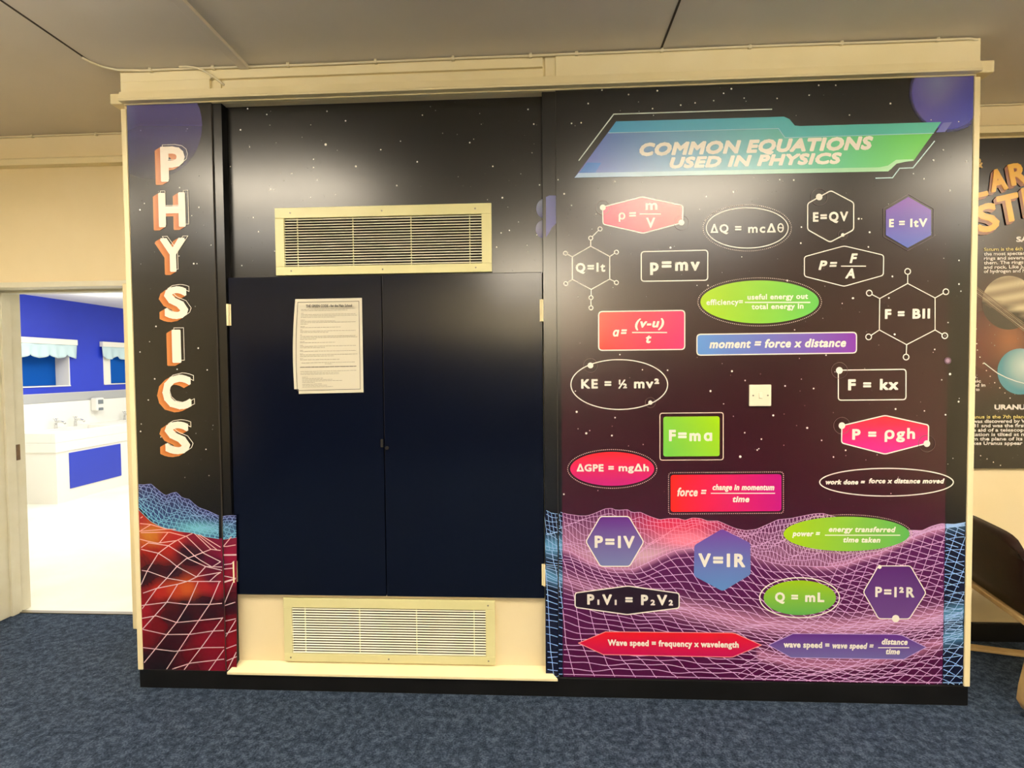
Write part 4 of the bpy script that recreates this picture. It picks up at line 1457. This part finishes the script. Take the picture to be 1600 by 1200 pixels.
for k, (t, xe) in enumerate((('anus is the 7th planet from the Sun. It', 1676), ('was discovered by William Herschel in', 1674), ('81 and was the first to be seen with', 1670), ('e aid of a telescope. Uranus\u2019 axis of', 1676), ('tation is tilted at nearly 98 degrees', 1672), ('m the plane of its orbit, which', 1654), ('kes Uranus appear to spin on its side.', 1676))):
    ink.text(t, 1519.5, xe, 653.5 + 6.9 * k, 5.2, .55, PYL if k == 0 else PW)
ink.build('caption_lettering', 'print', po, colors=True, label='small white printed captions')

# ------------------------------------------------------------------ bentwood chair beyond the mural's right corner
ch = thing('lounge_chair', 'dark brown lounge chair with pale bentwood frame under the solar system poster', 'chair', (2.35, .18, 0))
# local frame: v runs along the back of the chair (0 = far end, 1 = near end), u away from the back
A0, B0 = Vector((2.085, .47, 0)), Vector((1.955, -.075, 0))
ev_ = (B0 - A0)
eu = Vector((-ev_.y, ev_.x, 0)).normalized()
if eu.x < 0: eu = -eu


def cp(v, u, z):
    p = A0 + ev_ * v + eu * u
    return Vector((p.x, p.y, z))


def cushion(name, prof, th, label, z_round):
    """padded leather slab following prof (list of (u,z)); rounded at both ends"""
    g = G()
    NVV, NP = 14, len(prof)
    top, bot = [], []
    for i in range(NVV + 1):
        v = i / NVV
        e = abs(2 * v - 1)
        rowt, rowb = [], []
        for j, (u, z) in enumerate(prof):
            a = Vector(prof[max(0, j - 1)]); b = Vector(prof[min(NP - 1, j + 1)])
            d = (b - a).normalized()
            nrm = Vector((-d.y, d.x))
            drop = z_round * (e ** 5) * (1 if j > NP - 3 else 0) * (.55 if j == NP - 2 else 1)
            puff = th * (1 - .75 * e ** 6)
            rowt.append(cp(v, u + nrm.x * puff * .5, z - drop + nrm.y * puff * .5))
            rowb.append(cp(v, u - nrm.x * puff * .5, z - drop - nrm.y * puff * .5))
        top.append(rowt); bot.append(rowb)
    vs = [p for r in top for p in r] + [p for r in bot for p in r]
    n0 = (NVV + 1) * NP
    fs = []
    for i in range(NVV):
        for j in range(NP - 1):
            a = i * NP + j
            fs.append((a, a + NP, a + NP + 1, a + 1))
            fs.append((n0 + a, n0 + a + 1, n0 + a + NP + 1, n0 + a + NP))
        fs.append((i * NP, n0 + i * NP, n0 + (i + 1) * NP, (i + 1) * NP))
        e_ = NP - 1
        fs.append((i * NP + e_, (i + 1) * NP + e_, n0 + (i + 1) * NP + e_, n0 + i * NP + e_))
    for j in range(NP - 1):
        fs.append((j, j + 1, n0 + j + 1, n0 + j))
        k0 = NVV * NP + j
        fs.append((k0, n0 + k0, n0 + k0 + 1, k0 + 1))
    g.add(vs, fs)
    return g.build(name, 'leather', ch, smooth=True, label=label)


cushion('backrest', [(.055, .395), (.03, .46), (.012, .55), (.0, .64), (-.008, .69), (-.010, .715)], .045, 'dark brown padded back', .075)
cushion('seat', [(.08, .40), (.2, .385), (.35, .39), (.5, .405), (.58, .40)], .06, 'dark brown padded seat', 0)
for v in (.02, .98):
    g = G()
    pth = [(.62, .02), (.45, .014), (.2, .014), (.06, .016), (.012, .03), (-.004, .06), (.002, .12), (.02, .22), (.04, .30), (.07, .355), (.12, .365), (.35, .362), (.56, .366)]
    g.tube([cp(v, u, z) for u, z in pth], .016, flat=(.05, .015))
    g.build('side_frame', 'wood', ch, bevel=.004)
g = G()
g.tube([cp(-.02 + 1.04 * i / 8, .030, .372) for i in range(9)], .016, flat=(.03, .022))
g.build('rear_crossbar', 'wood', ch, bevel=.004)
g = G()
g.tube([cp(0.02 + .96 * i / 6, .50, .352) for i in range(7)], .016, flat=(.04, .02))
g.build('front_crossbar', 'wood', ch, bevel=.004)

# ------------------------------------------------------------------ washroom beyond the doorway
BX = -5.75
W1 = (2.95, 3.90, 1.262, 1.70)        # y0,y1,z0,z1 of the recesses in the blue wall
W2 = (4.40, 5.30, 1.262, 1.70)
g = G()
segs = [(YB + .2, W1[0]), (W1[1], W2[0]), (W2[1], 6.5)]
for a, b in segs: g.box(BX - .2, BX, a, b, 1.185, 2.31)
for w in (W1, W2):
    g.box(BX - .2, BX, w[0], w[1], w[3], 2.31)
    g.box(BX - .2, BX, w[0], w[1], 1.185, w[2])
structure('wall_washroom', g, 'blue_wall')
structure('wall_washroom_lower', G().box(BX - .2, BX, YB + .2, 6.5, 0, 1.185), 'tile')
structure('wall_washroom_far', G().box(-5.95, -1.9, 6.5, 6.6, 0, 2.41), 'white')
structure('wall_washroom_right', G().box(-1.9, -1.8, YB + .2, 6.5, 0, 2.41), 'white')
structure('trim_13', G().box(BX, BX + .012, YB + .2, 6.5, 1.078, 1.182), 'grey_tile', bevel=.002)
structure('trim_14', G().box(-5.75, -1.9, 5.0, 5.08, 2.27, 2.31), 'white', bevel=.004)
for i, (w, nm) in enumerate(((W1, 'window_1'), (W2, 'window_2'))):
    g = G()
    g.box(BX - .198, BX - .18, w[0], w[1], w[2], w[3])
    wf = structure(nm, g, 'white')
    g = G()
    t_ = .012
    g.box(BX - .18, BX + .004, w[0], w[0] + t_, w[2], w[3])
    g.box(BX - .18, BX + .004, w[1] - t_, w[1], w[2], w[3])
    g.box(BX - .18, BX + .012, w[0], w[1], w[2], w[2] + t_)
    if i: g.box(BX - .03, BX - .02, w[0] + t_, w[0] + t_ + .128, w[2] + t_, w[3])
    g.build('window_reveal', 'white', wf)
    y0 = w[0] + t_ + (.13 if i else 0)
    g = G()
    g.box(BX - .176, BX - .168, y0, w[1] - t_ - .002, w[2] + t_ + .002, w[3] - .002)
    if i: g.v = [(v[0] + .14, v[1], v[2]) for v in g.v]
    bl_ = g.build('roller_blind', 'blue_blind')
    tag(bl_, ['bright blue blind in the nearer recess of the blue washroom wall', 'bright blue blind in the farther recess of the blue washroom wall'][i], 'blind', 'washroom blinds')
    # valance: pelmet board and scalloped cloth
    v0, v1 = w[0] - .05, w[1] + .075
    vt = thing('valance', ['scalloped pale blue valance over the nearer washroom window', 'scalloped pale blue valance over the farther washroom window'][i], 'valance', (BX + .03, (v0 + v1) / 2, 1.6), 'washroom valances')
    G().box(BX + .001, BX + .05, v0, v1, 1.765, 1.832).build('pelmet', 'white', vt, bevel=.003)
    g = G()
    NS = 56
    sw_ = .235
    rows = 7
    vs, fs = [], []
    for k in range(NS + 1):
        y = v0 + (v1 - v0) * k / NS
        ph = (y - v0) / sw_ % 1.0
        low = 1.60 + .045 * (abs(2 * ph - 1) ** 2.2)
        for r_ in range(rows + 1):
            z = 1.766 + (low - 1.766) * r_ / rows
            vs.append((BX + .040 + .014 * math.sin(y * 55) * r_ / rows + .006 * math.sin(y * 23), y, z))
    for k in range(NS):
        for r_ in range(rows):
            a = k * (rows + 1) + r_
            fs.append((a, a + 1, a + rows + 2, a + rows + 1))
    g.add(vs, fs)
    fr = g.build('frill', 'frill', vt, smooth=True)
    so = fr.modifiers.new('solidify', 'SOLIDIFY')
    so.thickness = .004
VF, VY = -5.205, 3.12
va = thing('vanity_unit', 'long white washroom vanity counter with blue front panel', 'vanity', ((VF + BX) / 2, 4.6, 0))
g = G()
g.box(BX + .014, VF - .012, VY + .012, 6.4, 0, .56)
g.build('plinth_body', 'white', va)
g = G()
g.box(BX + .014, VF, VY, 6.4, .56, .665)
g.box(BX + .014, BX + .12, VY, 6.4, .665, .775)
g.box(VF - .05, VF, VY, 6.4, .665, .775)
g.box(BX + .12, VF - .05, VY, VY + .22, .665, .775)
g.box(BX + .12, VF - .05, 4.00, 4.40, .665, .775)
g.box(BX + .12, VF - .05, 5.20, 6.4, .665, .775)
g.build('basin_counter', 'white', va, bevel=.006)
G().box(VF - .013, VF - .004, 3.285, 4.0, .135, .535).build('front_panel', 'blue_panel', va, bevel=.002, label='bright blue front panel')
G().box(VF - .013, VF - .004, 4.12, 4.84, .135, .535).build('front_panel', 'blue_panel', va, bevel=.002, label='bright blue front panel')
G().box(BX + .0125, BX + .03, VY, 6.4, .775, 1.076).build('splashback', 'tile', va, bevel=.002)


def tap(y, label):
    t = thing('tap', label, 'tap', (BX + .09, y, .775), 'washroom taps')
    g = G()
    g.tube([(BX + .09, y, .775), (BX + .09, y, .83), (BX + .10, y, .852), (BX + .13, y, .858), (BX + .19, y, .845), (BX + .205, y, .828)], [.016, .014, .013, .012, .011, .012], 10)
    g.build('spout', 'chrome', t, smooth=True)
    g = G()
    g.cyl((BX + .09, y, .868), 2, .012, .026, 10)
    for s in ((1, 0), (-1, 0), (0, 1), (0, -1)):
        g.tube([(BX + .09, y, .884), (BX + .09 + s[0] * .026, y + s[1] * .026, .886)], .006, 8)
    g.build('tap_handle', 'chrome', t, smooth=True)


tap(3.60, 'chrome tap nearest the doorway on the white vanity')
tap(3.86, 'chrome tap just left of the soap dispenser on the white vanity')
tap(4.62, 'chrome tap beyond the soap dispenser on the white vanity')
ds = thing('soap_dispenser', 'white wall soap dispenser on the splashback above the vanity', 'soap dispenser', (BX + .03, 4.22, .93))
g = G()
g.prism([(BX + .031, .935), (BX + .09, .95), (BX + .115, .985), (BX + .115, 1.05), (BX + .095, 1.09), (BX + .031, 1.10)], 1, 4.15, 4.27) if False else g.box(BX + .031, BX + .115, 4.15, 4.27, .935, 1.10)
g.build('dispenser_body', 'white', ds, bevel=.015, segs=3)
G().box(BX + .112, BX + .118, 4.17, 4.25, 1.02, 1.075).build('window', 'grey_plastic', ds, bevel=.002, label='grey level window')
G().box(BX + .09, BX + .122, 4.175, 4.245, .938, .975).build('push_lever', 'grey_plastic', ds, bevel=.006, label='grey push lever')
